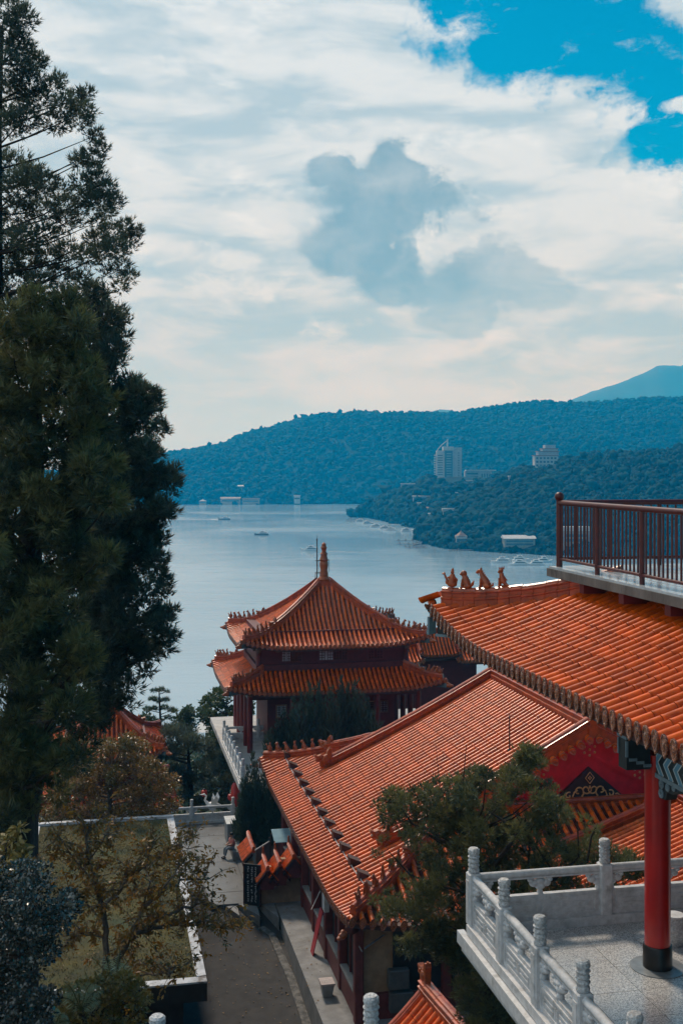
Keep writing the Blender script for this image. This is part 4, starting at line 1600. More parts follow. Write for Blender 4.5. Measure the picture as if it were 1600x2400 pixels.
MB().box(-3.4, -.6, 0, 3.4, .6, 5.6).build('gate_body', REDWALL, gr)
for (x0, hw_, ze, rs) in ((0, 1.75, 6.15, 1.75), (-2.9, 1.5, 5.6, 1.1), (2.9, 1.5, 5.6, 1.1)):
    zf = gz(ze, rs)
    r = Roof(gr, zf, .30, .10, .40)
    Lt = 2 * hw_
    for (E, t_, n_) in (((x0 - hw_, -1.7, 0), (1, 0, 0), (0, 1, 0)), ((x0 + hw_, 1.7, 0), (-1, 0, 0), (0, -1, 0))):
        r.slope(E, t_, n_, Lt, 1.7, lambda s: 1.7)
    r.finish(60, 0)
    for sx_ in (-1, 1):
        ridge(gr, [Vector((x0 + sx_ * (hw_ - .1), -1.6 + 1.6 * i / 8, zf(0.1, .06 + .94 * i / 8))) for i in range(9)], .12, .36, .4, 'verge_ridge')
    ridge(gr, [Vector((x0 - hw_ + .1 + (Lt - .2) * i / 6, 0, zf(.5, 1) - .05 + .10 * abs(i - 3) / 3)) for i in range(7)], .14, .42, .4, 'main_ridge')
    if x0 == 0:
        for sx_ in (-1, 1):
            dragon_end(gr, Vector((sx_ * (hw_ - .2), 0, zf(.5, 1) + .25)), 0 if sx_ > 0 else math.pi, .7)
    if x0 < 0:
        for k in range(2):
            figure(gr, Vector((x0 - hw_ + .2 + .3 * k, -1.4 + .3 * k, zf(0, .15) + .32)), math.radians(45), .42, k)

# left pavilion seen through the conifers
pavilion('pavilion', 'orange tiled pavilion half hidden behind the big conifers at left', 'pavilion', 0.2, 79.0, -26.6, 3.9, 3.6, 7.9, 3.2, 4.6, 4.2, 4.6, 0, detail=False, parts=(120, 60))

# ------------------------------------------------------------------ stepped gate wall between hall and courtyard
gwl = thing('stepped_wall', 'tan wall with three stepped orange tiled gable copings beside the steps', 'wall', W(7.4, 54.35, -20.7), YAW)
MB().box(-.25, .0, 0, 1.95, .28, 1.35).build('wall', TAN, gwl)
MB().box(.30, .0, 1.35, 1.95, .28, 1.72).build('wall_step', TAN, gwl)
MB().box(.95, .0, 1.72, 1.95, .28, 2.05).build('wall_step', TAN, gwl)
for k, (x, z) in enumerate(((.20, 1.86), (.78, 2.02), (1.44, 2.32))):
    zf = lambda q, w, z=z: z - .62 + .62 * w
    r = Roof(gwl, zf, .15, .05, .26)
    r.slope((x - .50, .85, 0), (0, -1, 0), (1, 0, 0), 1.55, .50, lambda s: .48)
    r.slope((x + .50, -.70, 0), (0, 1, 0), (-1, 0, 0), 1.55, .50, lambda s: .48)
    r.finish(40, 22)
    ridge(gwl, [Vector((x, -.72 + 1.6 * i / 4, z - .02 + .10 * (i / 4) ** 2)) for i in range(5)], .075, .20, .3, 'coping_ridge')
    MB().add([(x - .36, -.60, z - .58), (x + .36, -.60, z - .58), (x, -.60, z - .06), (x - .30, -.60, z - 1.0), (x + .30, -.60, z - 1.0),
              (x - .36, -.5, z - .58), (x + .36, -.5, z - .58), (x, -.5, z - .06), (x - .30, -.5, z - 1.0), (x + .30, -.5, z - 1.0)],
             [(0, 3, 4, 1, 2), (9, 8, 5, 7, 6), (0, 2, 7, 5), (2, 1, 6, 7), (1, 4, 9, 6), (3, 0, 5, 8)]).build('gable_board', MAROON, gwl)
    fz = MB()
    fz.tube([(x, .86, z + .1), (x, .88, z + .28), (x, .90, z + .44)], [.10, .07, .05], 7)
    fz.ell((x, .91, z + .48), (.06, .07, .08), 7, 5)
    fz.build('coping_finial', GLAZE_FIG, gwl, True)
wz = lambda q, w: 1.28 + .5 * w
r = Roof(gwl, wz, .19, .065, .30)
r.slope((-.62, 4.4, 0), (0, -1, 0), (1, 0, 0), 2.2, .5, lambda s: .5)
r.finish(30, 14)
ridge(gwl, [Vector((-.09, 2.15 + 2.3 * i / 5, 1.78 + .12 * ((i - 1) / 4) ** 2)) for i in range(6)], .08, .24, .35, 'coping_ridge')
MB().box(-.36, 2.25, 0, -.08, 4.4, 1.28).build('wall', TAN, gwl)
# notice board
sb = thing('notice_board', 'tall black notice board with columns of white characters by the steps', 'sign', W(6.95, 54.30, -20.72), YAW - math.radians(28))
MB().box(-.38, -.04, .02, .38, .04, 1.95).build('board', BLACK, sb)
for x in (-.40, .40):
    MB().cbox((x, 0, .98), (.07, .10, 1.96)).build('post', DARKWOOD, sb)
lt = MB()
for cx_ in (-.19, .0, .19):
    for i in range(17):
        if random.random() < .12:
            continue
        z = 1.82 - i * .10
        for k in range(4):
            w_, h_ = (random.uniform(.04, .085), .012) if k % 2 else (.012, random.uniform(.03, .07))
            x = cx_ + random.uniform(-.03, .03)
            zz = z + random.uniform(-.03, .03)
            lt.box(x - w_ / 2, -.046, zz - h_ / 2, x + w_ / 2, -.0405, zz + h_ / 2)
lt.build('lettering', mat('white_print', (.6, .6, .58), .6, .1, 5), sb)
# corrugated sheet and glass canopy behind the wall
cs = thing('corrugated_sheet', 'upright grey corrugated sheet leaning behind the stepped coping wall', 'metal sheet', W(7.75, 56.6, -20.7), YAW + math.radians(55))
m_ = MB()
for i in range(25):
    x = -.75 + 1.5 * i / 24
    y = .03 * (1 if i % 2 else -1)
    m_.v += [(x, y, .2), (x, y, 2.0)]
m_.f = [(2 * i, 2 * i + 2, 2 * i + 3, 2 * i + 1) for i in range(24)]
so = m_.build('sheet', mat('grey_sheet', (.13, .15, .155), .5, .2, 3), cs)
so.modifiers.new('t', 'SOLIDIFY').thickness = .01
MB().tube([(-.78, 0, 2.03), (.78, 0, 2.0)], .035, 6).build('top_tube', LAMPW, cs)
MB().tube([(.78, 0, 0), (.78, 0, 2.2)], .04, 6).build('pole', BLACK, cs)
gc = thing('glass_canopy', 'small pale glass canopy tucked between wall and hall eave', 'canopy', W(9.0, 57.4, -20.7), YAW)
MB().add([(-.6, -.5, 2.0), (.7, -.5, 2.0), (.7, .7, 2.3), (-.6, .7, 2.3), (-.6, -.5, 2.03), (.7, -.5, 2.03), (.7, .7, 2.33), (-.6, .7, 2.33)],
         [(0, 3, 2, 1), (4, 5, 6, 7), (0, 1, 5, 4), (1, 2, 6, 5), (2, 3, 7, 6), (3, 0, 4, 7)]).build('glass', mat('canopy_glass', (.22, .34, .40), .12, .1, 2), gc)
for x, y in ((-.6, -.5), (.7, -.5), (-.6, .7)):
    MB().tube([(x, y, 0), (x, y, 2.1)], .03, 6).build('leg', LAMPB, gc)
# cabinets, bin, red board
GREY = mat('cabinet_grey', (.20, .215, .225), .5, .15, 3, dirt=((.13, .13, .13), 3, .55, .75))
for k, b in enumerate((63.6, 64.35)):
    c_ = thing('cabinet', ('nearer', 'farther')[k] + ' of the two grey metal cabinets in the courtyard by the dark cypress', 'cabinet', W(7.0, b, -20.7), YAW, 'grey cabinets in the courtyard')
    MB().cbox((0, 0, .56), (.58, .66, 1.08)).build('body', GREY, c_)
    MB().cbox((0, 0, 1.12), (.64, .72, .06)).build('lid', mat('cabinet_lid', (.55, .57, .58), .4, .1, 3), c_)
    MB().box(-.24, -.345, .12, .24, -.332, .98).build('door', GREY, c_)
bn_ = thing('bin', 'small pale bin with tapered sides on the pavement beside the hall', 'bin', W(8.62, 44.4, -20.7), YAW)
m_ = MB()
m_.add([(-.17, -.20, 0), (.17, -.20, 0), (.17, .20, 0), (-.17, .20, 0), (-.25, -.29, .50), (.25, -.29, .50), (.25, .29, .50), (-.25, .29, .50)],
       [(0, 3, 2, 1), (0, 1, 5, 4), (1, 2, 6, 5), (2, 3, 7, 6), (3, 0, 4, 7), (4, 5, 6, 7)])
m_.build('body', mat('bin_body', (.26, .26, .26), .5, .15, 4), bn_)
MB().cbox((0, 0, .535), (.56, .64, .07)).build('lid', mat('bin_lid', (.36, .30, .29), .5, .15, 4), bn_)
lt = MB()
for r_ in range(2):
    for i in range(4 if r_ else 3):
        for k in range(4):
            w_, h_ = (.05, .01) if k % 2 else (.01, .05)
            x = -.12 + .08 * i + random.uniform(-.015, .015)
            y = .08 - .17 * r_ + random.uniform(-.025, .025)
            lt.box(x - w_ / 2, y - h_ / 2, .571, x + w_ / 2, y + h_ / 2, .574)
lt.build('lettering', mat('white_print', (.6, .6, .58), .6, .1, 5), bn_)
rb = thing('red_board', 'narrow red board leaning against the hall wall on the pavement', 'board', W(8.72, 48.35, -20.7), YAW)
Ml = Matrix.Rotation(math.radians(13), 4, 'Y')
MB().box(0, -.28, 0, .035, .28, 1.9).build('panel', mat('board_red', (.34, .022, .030), .5, .2, 2, dirt=((.2, .02, .03), 2, .5, .7)), rb, False, Ml)
MB().box(.036, -.30, .9, .07, .30, .98).build('batten', DARKWOOD, rb, False, Ml)
MB().tube([(.05, .3, 1.75), (.55, .9, 2.3)], .02, 5).build('prop', LAMPW, rb)

# person seated on the ledge by the wall
ps = thing('person', 'person in a pink top and grey trousers seated on the ledge by the cypress', 'person', W(6.80, 61.2, -20.7), YAW + math.radians(20))
tag(abbox(MB(), 6.75, 60.6, -20.75, 7.3, 62.9, -20.25).build('ledge', CONCRETE), 'low concrete ledge under the dark cypress in the courtyard', 'ledge')
import bmesh


def skin_body(name, verts, edges, m, parent, sub=2):
    bm = bmesh.new()
    L = bm.verts.layers.skin.verify()
    vv = []
    for i, (p_, r_) in enumerate(verts):
        v = bm.verts.new(p_)
        v[L].radius = (r_, r_)
        if i == 0:
            v[L].use_root = True
        vv.append(v)
    for a, b in edges:
        bm.edges.new((vv[a], vv[b]))
    me = bpy.data.meshes.new(name)
    bm.to_mesh(me)
    bm.free()
    me.materials.append(m)
    o = link(name, me, parent)
    o.modifiers.new('skin', 'SKIN').use_smooth_shade = True
    s_ = o.modifiers.new('sub', 'SUBSURF')
    s_.levels = s_.render_levels = sub
    return o


SKIN = mat('skin', (.42, .22, .15), .6, .1, 5)
PINK = mat('pink_cloth', (.50, .14, .12), .8, .2, 9)
TROU = mat('grey_trousers', (.17, .19, .21), .85, .2, 9)
# faces -x; hips on the ledge at .46
skin_body('body', [((0, 0, .55), .15), ((-.03, 0, .75), .15), ((-.06, 0, .95), .15), ((-.07, 0, 1.05), .06), ((-.09, 0, 1.16), .085), ((-.10, 0, 1.24), .07),
                   ((-.06, .19, .96), .06), ((-.10, .24, .76), .048), ((-.28, .16, .68), .038), ((-.06, -.19, .96), .06), ((-.14, -.23, .77), .048), ((-.30, -.10, .72), .038),
                   ((-.36, .12, .66), .03), ((-.37, -.06, .70), .03)],
          [(0, 1), (1, 2), (2, 3), (3, 4), (4, 5), (2, 6), (6, 7), (7, 8), (8, 12), (2, 9), (9, 10), (10, 11), (11, 13)], SKIN, ps)
skin_body('shirt', [((0, 0, .52), .17), ((-.03, 0, .75), .17), ((-.06, 0, .95), .165), ((-.06, .19, .96), .07), ((-.10, .24, .78), .058), ((-.06, -.19, .96), .07), ((-.14, -.23, .79), .058)],
          [(0, 1), (1, 2), (2, 3), (3, 4), (2, 5), (5, 6)], PINK, ps)
skin_body('trousers', [((0, 0, .55), .16), ((-.10, .10, .54), .10), ((-.42, .13, .52), .075), ((-.44, .13, .14), .058), ((-.10, -.10, .54), .10), ((-.40, -.10, .55), .075), ((-.50, -.08, .16), .058)],
          [(0, 1), (1, 2), (2, 3), (0, 4), (4, 5), (5, 6)], TROU, ps)
for (x, y, z) in ((-.50, .13, .05), (-.57, -.08, .06)):
    MB().ell((x, y, z), (.14, .05, .05), 8, 6).build('shoe', BLACK, ps, True)
hb = MB()
hb.ell((-.075, 0, 1.24), (.105, .095, .10), 10, 7)
hb.build('hair', mat('dark_hair', (.012, .010, .009), .6, .3, 8), ps, True)
fc = MB()
fc.ell((-.195, 0, 1.19), (.025, .018, .022), 6, 4)
for s_ in (-1, 1):
    fc.ell((-.10, s_ * .092, 1.19), (.02, .012, .03), 6, 4)
fc.build('face_features', SKIN, ps, True)
ey = MB()
for s_ in (-1, 1):
    ey.ell((-.178, s_ * .032, 1.215), (.010, .013, .008), 6, 4)
ey.ell((-.183, 0, 1.145), (.008, .025, .007), 6, 4)
ey.build('eyes_and_mouth', BLACK, ps)

# red lanterns and a white heron figure beyond the courtyard balustrade
LANT = mat('red_lantern', (.42, .03, .025), .5, .2, 8)
for (x, y, Y, r_, h_, lab) in ((552, 1862, 71.5, .30, .75, 'tall red lantern hanging beside the dark cypress below the podium'), (543, 1868, 72.5, .26, .22, 'squat red lantern next to the tall one behind the balustrade'),
                               (479, 1859, 73, .20, .22, 'small red lantern under the dark pines beyond the balustrade')):
    t = thing('lantern', lab, 'lantern', PX(x, y, Y), 0, 'red lanterns beyond the courtyard')
    MB().lathe((0, 0, 0), [(r_ * .4, -h_), (r_ * .85, -h_ * .7), (r_, 0), (r_ * .85, h_ * .7), (r_ * .4, h_)], 14).build('shade', LANT, t, True)
    MB().lathe((0, 0, 0), [(r_ * .42, h_), (r_ * .42, h_ + .06), (.03, h_ + .09)], 10).build('cap', BLACK, t)
    MB().tube([(0, 0, h_ + .08), (0, 0, h_ + 1.0)], .012, 5).build('cord', BLACK, t)
he = thing('heron_statue', 'white heron statue with raised wings behind the courtyard balustrade', 'statue', PX(499, 1925, 70.5), 0)
m_ = MB()
m_.ell((0, 0, 1.0), (.42, .18, .20), 10, 7)
m_.tube([(-.30, 0, 1.08), (-.48, 0, 1.30), (-.40, 0, 1.55), (-.52, 0, 1.66), (-.80, 0, 1.62)], [.12, .07, .055, .06, .012], 8)
m_.tube([(.32, 0, .98), (.70, 0, .85)], [.14, .03], 7)
for y in (.07, -.07):
    m_.tube([(.02, y, .85), (.06, y, .4), (0, y, 0)], [.04, .025, .03], 6)
m_.build('body', mat('white_gloss', (.7, .7, .7), .4, .05, 5), he, True)
for s_ in (-1, 1):
    w_ = MB()
    w_.prism([(-.15, 0), (.25, -.05), (.55, .55), (.35, .95), (.15, .55), (-.05, .85), (-.10, .4)], lambda u, v, t_: (u * .7, s_ * (.12 + .3 * v) + t_, 1.02 + .7 * v), 0, .05)
    w_.build('wing', mat('white_gloss', (.7, .7, .7), .4, .05, 5), he)
pl = thing('rock_planter', 'low grey planter under the white heron statue', 'planter', PX(499, 1925, 70.5) + Vector((0, 0, -4.2)), 0)
MB().lathe((0, 0, 0), [(1.0, 0), (1.1, 3.9), (.9, 4.2), (.0, 4.2)], 14).build('rim', CONCRETE, pl)

# ------------------------------------------------------------------ flat roof with moss at the left
frt = thing('flat_roofed_building', 'low building with flat mossy roof and peeling white parapet', 'building', W(-3.3, 39.4, -21.3), YAW)
FW_, FL_, FT_ = 6.8, 19.0, 3.80
PEEL = mat('peeling_white', (.42, .42, .43), .7, .3, 1.5, .3, 20, dirt=((.12, .10, .09), 1.6, .52, .62))
FASC = mat('black_fascia', (.014, .011, .011), .6, .4, 3)
MB().box(.0, 0, FT_ - .68, FW_, FL_, FT_ - .06).build('roof_slab', FASC, frt)
MB().box(.0, 0, FT_ - .06, FW_, .42, FT_).build('parapet', PEEL, frt)
MB().box(.0, FL_ - .30, FT_ - .06, FW_, FL_, FT_ + .10).build('parapet', PEEL, frt)
MB().box(FW_ - .34, .42, FT_ - .06, FW_, FL_ - .30, FT_ + .02).build('parapet', PEEL, frt)
MB().box(0, .42, FT_ - .06, .34, FL_ - .30, FT_ + .02).build('parapet', PEEL, frt)
MB().box(.7, .8, -1.0, FW_ - .75, FL_ - .8, FT_ - .68).build('wall', mat('dark_wall', (.03, .022, .02), .8, .4, 2), frt)
MOSS = mat('moss', (.026, .024, .004), .95, .3, .9, .8, 25, col2=(.074, .058, .006), stretch=(1, 1.0, 1), dirt=((.032, .045, .012), .55, .50, .70))
MB().box(.34, .42, FT_ - .06, FW_ - .34, FL_ - .30, FT_ - .02).build('moss_bed', MOSS, frt)
n = 26000
P = np.stack([RNG.uniform(.36, FW_ - .36, n), RNG.uniform(.44, FL_ - .32, n), np.full(n, FT_ - .03)], 1)
dens = fnoise(P[:, 0], P[:, 1], 1.3, 4)
keep = dens > RNG.normal(-.25, .5, n)
P = P[keep]
n = len(P)
D = unit(np.array([0, -.35, 1.0]) + RNG.normal(0, .45, (n, 3)))
V_, F_, T_ = tufts(P, D, RNG.uniform(.04, .11, n), 3, .45, .10, np.clip(.5 + .35 * fnoise(P[:, 0], P[:, 1], .6, 9), 0, 1))
GRASS = mat('dry_grass', (.022, .026, .005), .9, .3, 3, tint=(.084, .070, .009), rand=.5)
tag(link('turf', np_mesh('turf', V_, F_, GRASS, T_), frt), kind='stuff')
tag(abbox(MB(), 2.75, 39.8, -22.5, 3.7, 42.6, -21.55).build('stone_block', PEEL), 'rough pale stone block standing beside the dark wall under the flat roof', 'stone block')

# ------------------------------------------------------------------ little tiled roof at the bottom edge
lr = thing('gate_coping', 'small orange tiled coping roof at the bottom edge under the juniper', 'roof', W(8.93, 29.4, -21.8), YAW + math.radians(6))
zf = lambda q, w: 4.0 + 1.35 * (.8 * w + .2 * w * w)
r = Roof(lr, zf, .32, .115, .48)
r.slope((0, 5.4, 0), (0, -1, 0), (1, 0, 0), 5.4, 1.5, lambda s: 1.5)
r.slope((3.0, 0, 0), (0, 1, 0), (-1, 0, 0), 5.4, 1.5, lambda s: 1.5)
r.finish(120, 30)
ridge(lr, [Vector((1.5, 5.4 * i / 8, zf(0, 1) - .03)) for i in range(9)], .17, .5, .45, 'main_ridge', True)
ridge(lr, [Vector((.15 + 1.3 * i / 6, 5.30, zf(0, (.15 + 1.3 * i / 6) / 1.5))) for i in range(7)], .11, .30, .4, 'verge_ridge')
dragon_end(lr, Vector((1.5, 5.3, zf(0, 1) + .35)), -math.pi / 2, .7)
MB().box(.9, .2, 0, 2.1, 5.2, 4.2).build('wall', TAN, lr)
# ------------------------------------------------------------------ the near veranda: roof, column, painted beams
UZ = -7.7
VA, VB = 5.55, 6.0
ub_ = thing('veranda', 'near veranda with large orange tiled roof and red column at right', 'veranda', W(VA, VB, UZ), YAW)
UL = 13.39                                  # eave length, far corner at b = 19.39
KV = .74


def uz(q, w):
    d = w * 2.6
    qq = q * 3.3
    return 4.905 + .30 * d + .030 * d * d + .42 * max(0, 1 - qq / 3.3) ** 2 * max(0, 1 - d / 3.7)


ur = Roof(ub_, lambda q, w: uz(q, w), 0.2013, 0.058, 0.266, None, 0.12)
ur.slope((0, UL, 0), (0, -1, 0), (1, 0, 0), UL, 2.6, lambda s: min(2.6, s), 3.3)
US = ur.S
ur.slope((6.6, UL, 0), (-1, 0, 0), (0, -1, 0), 6.6, 2.6, lambda s: min(2.6, 6.6 - s), 3.3, tiles=False, caps=True)
ur.finish(300, 60)


def uh(t):
    return Vector((t, UL - t, uz(t / 3.3, t / 2.6) + .015))


ridge(ub_, [uh(.22 + 2.25 * i / 14) for i in range(15)], .125 * KV, .42 * KV, .22, 'hip_ridge', True)
hd = -math.pi / 4
for k, t in enumerate((.33, .53, .77, 1.01)):
    figure(ub_, uh(t) + Vector((0, 0, .41 * KV)), hd + (.1, 0, -.05, .05)[k], (.46, .42, .46, .46)[k] * KV, k)
# big end tile at the corner
M = frame_mtx(uh(-.09) + Vector((0, 0, .075)), Vector((.7, .7, 0)), Vector((1, -1, .5)), .096, .41, .096)
link('corner_tile', BARREL, ub_, M)
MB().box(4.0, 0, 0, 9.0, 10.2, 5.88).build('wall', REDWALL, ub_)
# painted timber: bands of blue, white and gold on black-green
PB = bpy.data.materials.new('painted_beam')
PB.use_nodes = True
T = NT(PB.node_tree)
p = T.n['Principled BSDF']
co = T.new('ShaderNodeTexCoord').outputs['Object']
sxz = T.new('ShaderNodeSeparateXYZ')
T.l.new(co, sxz.inputs[0])
yb_, zb_ = sxz.outputs[1], sxz.outputs[2]
zig = T.m('PINGPONG', T.m('ADD', zb_, .16), .17)
band = T.m('FRACT', T.m('MULTIPLY', T.m('ADD', yb_, zig), 3.3))
c = T.mix(T.step(band, .46, .50), (.012, .022, .026), (.10, .26, .36))
c = T.mix(T.step(T.m('ABSOLUTE', T.m('SUBTRACT', band, .50)), .035, .05, 1, 0), c, (.55, .56, .52))
c = T.mix(T.step(T.m('ABSOLUTE', T.m('SUBTRACT', band, .93)), .03, .045, 1, 0), c, (.55, .56, .52))
wv = T.new('ShaderNodeTexWave')
wv.inputs['Scale'].default_value = 2.6
wv.inputs['Distortion'].default_value = 9.0
wv.inputs['Detail'].default_value = 1.0
T.l.new(co, wv.inputs['Vector'])
gold = T.m('MULTIPLY', T.step(wv.outputs['Fac'], .62, .70), T.step(T.noise(co, 1.1, 2), .50, .54))
c = T.mix(gold, c, (.34, .21, .08))
T.put(p.inputs['Base Color'], c)
p.inputs['Roughness'].default_value = .5
CA, CB = 2.83, 10.42                        # column, local
EDGE = mat('beam_edge', (.16, .22, .25), .5, .2, 9)
BLKP = mat('beam_black', (.013, .018, .020), .5, .4, 9)
TEAL = mat('beam_teal', (.05, .12, .14), .5, .4, 9)


def beam(a0, b0, z0, a1, b1, z1, name='beam'):
    o = MB().box(a0, b0, z0, a1, b1, z1).build(name, PB, ub_)
    e = MB()
    e.box(a0 - .012, b0 - .01, z0 - .03, a1 + .012, b1 + .01, z0 + .035)
    e.box(a0 - .012, b0 - .01, z1 - .035, a1 + .012, b1 + .01, z1 + .03)
    e.build('edge_band', EDGE, o)
    return o


beam(CA - .13, 0, 3.02, CA + .13, CB - .20, 3.60)
beam(CA + .2, CB - .13, 3.02, 6.6, CB + .13, 3.56)
# beam heads poking past the column: black panels in pale outline
for (x0, y0, x1, y1) in ((CA - .58, CB - .14, CA - .19, CB + .14), (CA - .14, CB + .19, CA + .14, CB + .75)):
    o = MB().box(x0, y0, 3.10, x1, y1, 3.58).build('beam_head', BLKP, ub_)
    e = MB()
    e.box(x0 - .02, y0 - .02, 3.57, x1, y1 + .02, 3.61)
    e.box(x0 - .015, y0 - .015, 3.30, x0 + .02, y0 + .02, 3.54)
    e.box(x0 - .015, y1 - .02, 3.30, x0 + .02, y1 + .015, 3.54)
    for k in range(3):
        f = k / 3
        xa = x0 + .04 + (x1 - x0 - .04) * f
        xb = x0 + .04 + (x1 - x0 - .04) * (f + .36)
        zq = 3.26 - .05 * k
        e.box(xa, y0 - .015, zq - .025, xb, y0 - .0005, zq + .02)
    e.build('outline', EDGE, o)
# carved bracket under the beam
for s_, (y0, y1) in ((-1, (CB - .95, CB - .20)),):
    o = MB()
    o.prism([(y1, 2.99), (y0, 2.99), (y0 + .05, 2.93), (y0 + .22, 2.91), (y0 + .30, 2.84), (y0 + .46, 2.83), (y0 + .52, 2.70), (y1 - .02, 2.68)], lambda u, v, t: (CA + t, u, v), -.09, .09)
    bo = o.build('carved_bracket', BLKP, ub_)
    e = MB()
    for (yy, zz, r_) in ((y1 - .11, 2.77, .06), (y1 - .31, 2.91, .05), (y1 - .50, 2.95, .035), (y1 - .12, 2.91, .055)):
        for rr in (r_, r_ * .55):
            pts = [(CA - .10, yy + rr * math.cos(math.radians(30 * i)), zz + rr * math.sin(math.radians(30 * i))) for i in range(13)]
            MB().tube(pts, .014, 5).build('carving', EDGE, bo)
# column
cl = MB().tube([(CA, CB, .34), (CA, CB, 3.3)], .197, 28).build('column', REDCOL, ub_, True)
MB().lathe((CA, CB, 0), [(.222, 0), (.222, .345), (.212, .36), (.0, .36)], 28).build('column_base', BLACK, ub_, True)
MB().lathe((CA, CB, 0), [(.42, .003), (.42, .012), (.41, .014), (0, .014)], 36).build('base_ring', mat('ring_grey', (.20, .22, .235), .3, .2, 5), ub_, True)
# rafter box beneath the far corner
o = MB()
Mh = Matrix.Rotation(-math.pi / 4, 3, 'Z')
o.cbox(uh(.46) + Vector((0, 0, -.37)), (.81, .22, .25), Mh)
ro = o.build('corner_rafter', BLKP, ub_)
o = MB()
o.cbox(uh(.45) + Vector((0, 0, -.52)), (.83, .25, .045), Mh)
o.cbox(uh(.06) + Vector((0, 0, -.37)), (.04, .25, .31), Mh)
o.build('edge_band', EDGE, ro)
MB().box(2.5, 0, 5.30, 2.75, 12.1, 5.90).build('purlin', REDWALL, ub_)
for k in range(8):
    MB().box(1.78, 1.0 + 1.4 * k, 5.74, 2.5, 1.16 + 1.4 * k, 5.905).build('rafter', REDWALL, ub_)
MB().box(3.6, 0, 3.6, 3.8, 10.3, 5.9).build('shade_wall', DARK, ub_)  # unseen dark wall added to block light under the balcony slab

# terrace floor: terrazzo slabs
GRAN = bpy.data.materials.new('granite')
GRAN.use_nodes = True
T = NT(GRAN.node_tree)
p = T.n['Principled BSDF']
co = T.new('ShaderNodeTexCoord').outputs['Object']
s1 = T.step(T.noise(co, 55, 2, .7), .42, .60)
s2 = T.step(T.noise(co, 120, 1, .6), .5, .62)
c = T.mix(s1, (.17, .175, .18), (.56, .57, .57))
c = T.mix(T.m('MULTIPLY', s2, .6), c, (.75, .75, .74))
oi = T.new('ShaderNodeObjectInfo').outputs['Random']
k = T.m('ADD', T.m('MULTIPLY', oi, .10), .95)
c = T.mix(1.0, c, T.comb(k, k, k), 'MULTIPLY')
c = T.mix(T.m('MULTIPLY', T.step(T.noise(co, .7, 5, .6), .52, .78), .45), c, (.26, .26, .26))
T.put(p.inputs['Base Color'], c)
T.put(p.inputs['Roughness'], T.m('ADD', T.m('MULTIPLY', T.noise(co, 1.2, 3), .22), .14))
p.inputs['Specular IOR Level'].default_value = .8
te = abbox(MB(), 5.98, 6.0, UZ - .36, 18, 18.33, UZ - .06).build('terrace', STONE)
tag(te, kind='structure')
abbox(MB(), 11.5, 6.2, -21.5, 17.8, 17.6, UZ - .365).build('terrace_base', STONE, te)
lm_ = MB()
abbox(lm_, 5.80, 6.0, UZ - .22, 5.975, 18.47, UZ - .02)
abbox(lm_, 5.86, 6.0, UZ - .345, 5.975, 18.41, UZ - .225)
abbox(lm_, 5.92, 18.335, UZ - .22, 18, 18.47, UZ - .02)
lm_.build('ledge_moulding', STONE, te)
for i in range(9):
    for j in range(10):
        a0, b0 = 6.14 + i * .80, 10.15 + j * .80
        abbox(MB(), a0 + .004, b0 + .004, UZ - .058, a0 + .796, b0 + .796, UZ + random.gauss(0, .0012)).build('floor_tile', GRAN, te)
t = tag(MB().tube([W(5.55, 15.2, UZ - .30), W(5.90, 15.2, UZ - .28)], .035, 8).build('drain_spout', mat('copper_pipe', (.12, .07, .04), .5, .3, 9)), 'short brown drain spout sticking out of the white terrace edge', 'drain spout')
bl = [(0, -10.2 + 1.475 * i) for i in range(7)] + [(0, 0)]
bl = [(0, -1.475 * i) for i in range(7, 0, -1)] + [(0, 0), (2.32, 0), (4.64, 0), (6.96, 0), (9.28, 0)]
balustrade('balustrade', 'near white carved balustrade around the granite terrace beside the red column', W(6.02, 18.25, UZ), bl)
nb_ = balustrade('balustrade', 'low balustrade at the bottom edge, only its two grey post heads in view', W(.62, 13.4, UZ), [(-2.5, 0), (0, 0), (2.52, 0)])
tag(abbox(MB(), -4, 10.0, UZ - 1.5, 5.6, 13.52, UZ - .002).build('lower_terrace', CONCRETE), kind='structure')
# drum stool behind the column
ds = thing('stool', 'pale drum stool standing on the terrace behind the red column', 'stool', W(9.05, 17.15, UZ), YAW)
MB().lathe((0, 0, 0), [(.13, 0), (.15, .02), (.19, .14), (.20, .24), (.19, .34), (.15, .44), (.15, .46), (.0, .47)], 18).build('drum', STONE_CARVED, ds, True)
MB().lathe((0, 0, .455), [(.155, 0), (.16, .01), (.16, .03), (.0, .035)], 18).build('seat', STONE, ds, True)

# ------------------------------------------------------------------ concrete balcony and its red railing
BZ = -1.64
bc = thing('balcony', 'concrete balcony slab with tiled floor above the near orange roof', 'balcony', W(7.28, 6.0, BZ), YAW)
SLABC = mat('slab_concrete', (.11, .105, .095), .85, .3, 2.0, .4, 25, dirt=((.035, .034, .032), 2.6, .5, .7), stretch=(1, 1, .35))
MB().box(0, 0, -.165, 12, 12.2, -.035).build('slab', SLABC, bc)
TILEW = mat('pale_floor_tile', (.40, .43, .45), .18, .12, 3.0, rand=.10)
for i in range(13):
    for j in range(16):
        if j < 4 and i > 8:
            continue
        x0, y0 = .02 + i * .50, 12.18 - (j + 1) * .50
        MB().box(x0 + .006, y0 + .006, -.034, x0 + .494, y0 + .494, random.gauss(0, .001)).build('floor_tile', TILEW, bc)
rl = thing('railing', 'dark red tube railing along two sides of the concrete balcony', 'railing', W(7.28, 6.0, BZ), YAW)
PO = MB().tube([(0, 0, 0), (0, 0, 1.06)], .038, 12).mesh('railing_post', METAL_RED, True)
BA = MB().tube([(0, 0, .13), (0, 0, 1.02)], .0165, 8).mesh('baluster', METAL_RED, True)
RX, RY = .16, 12.04


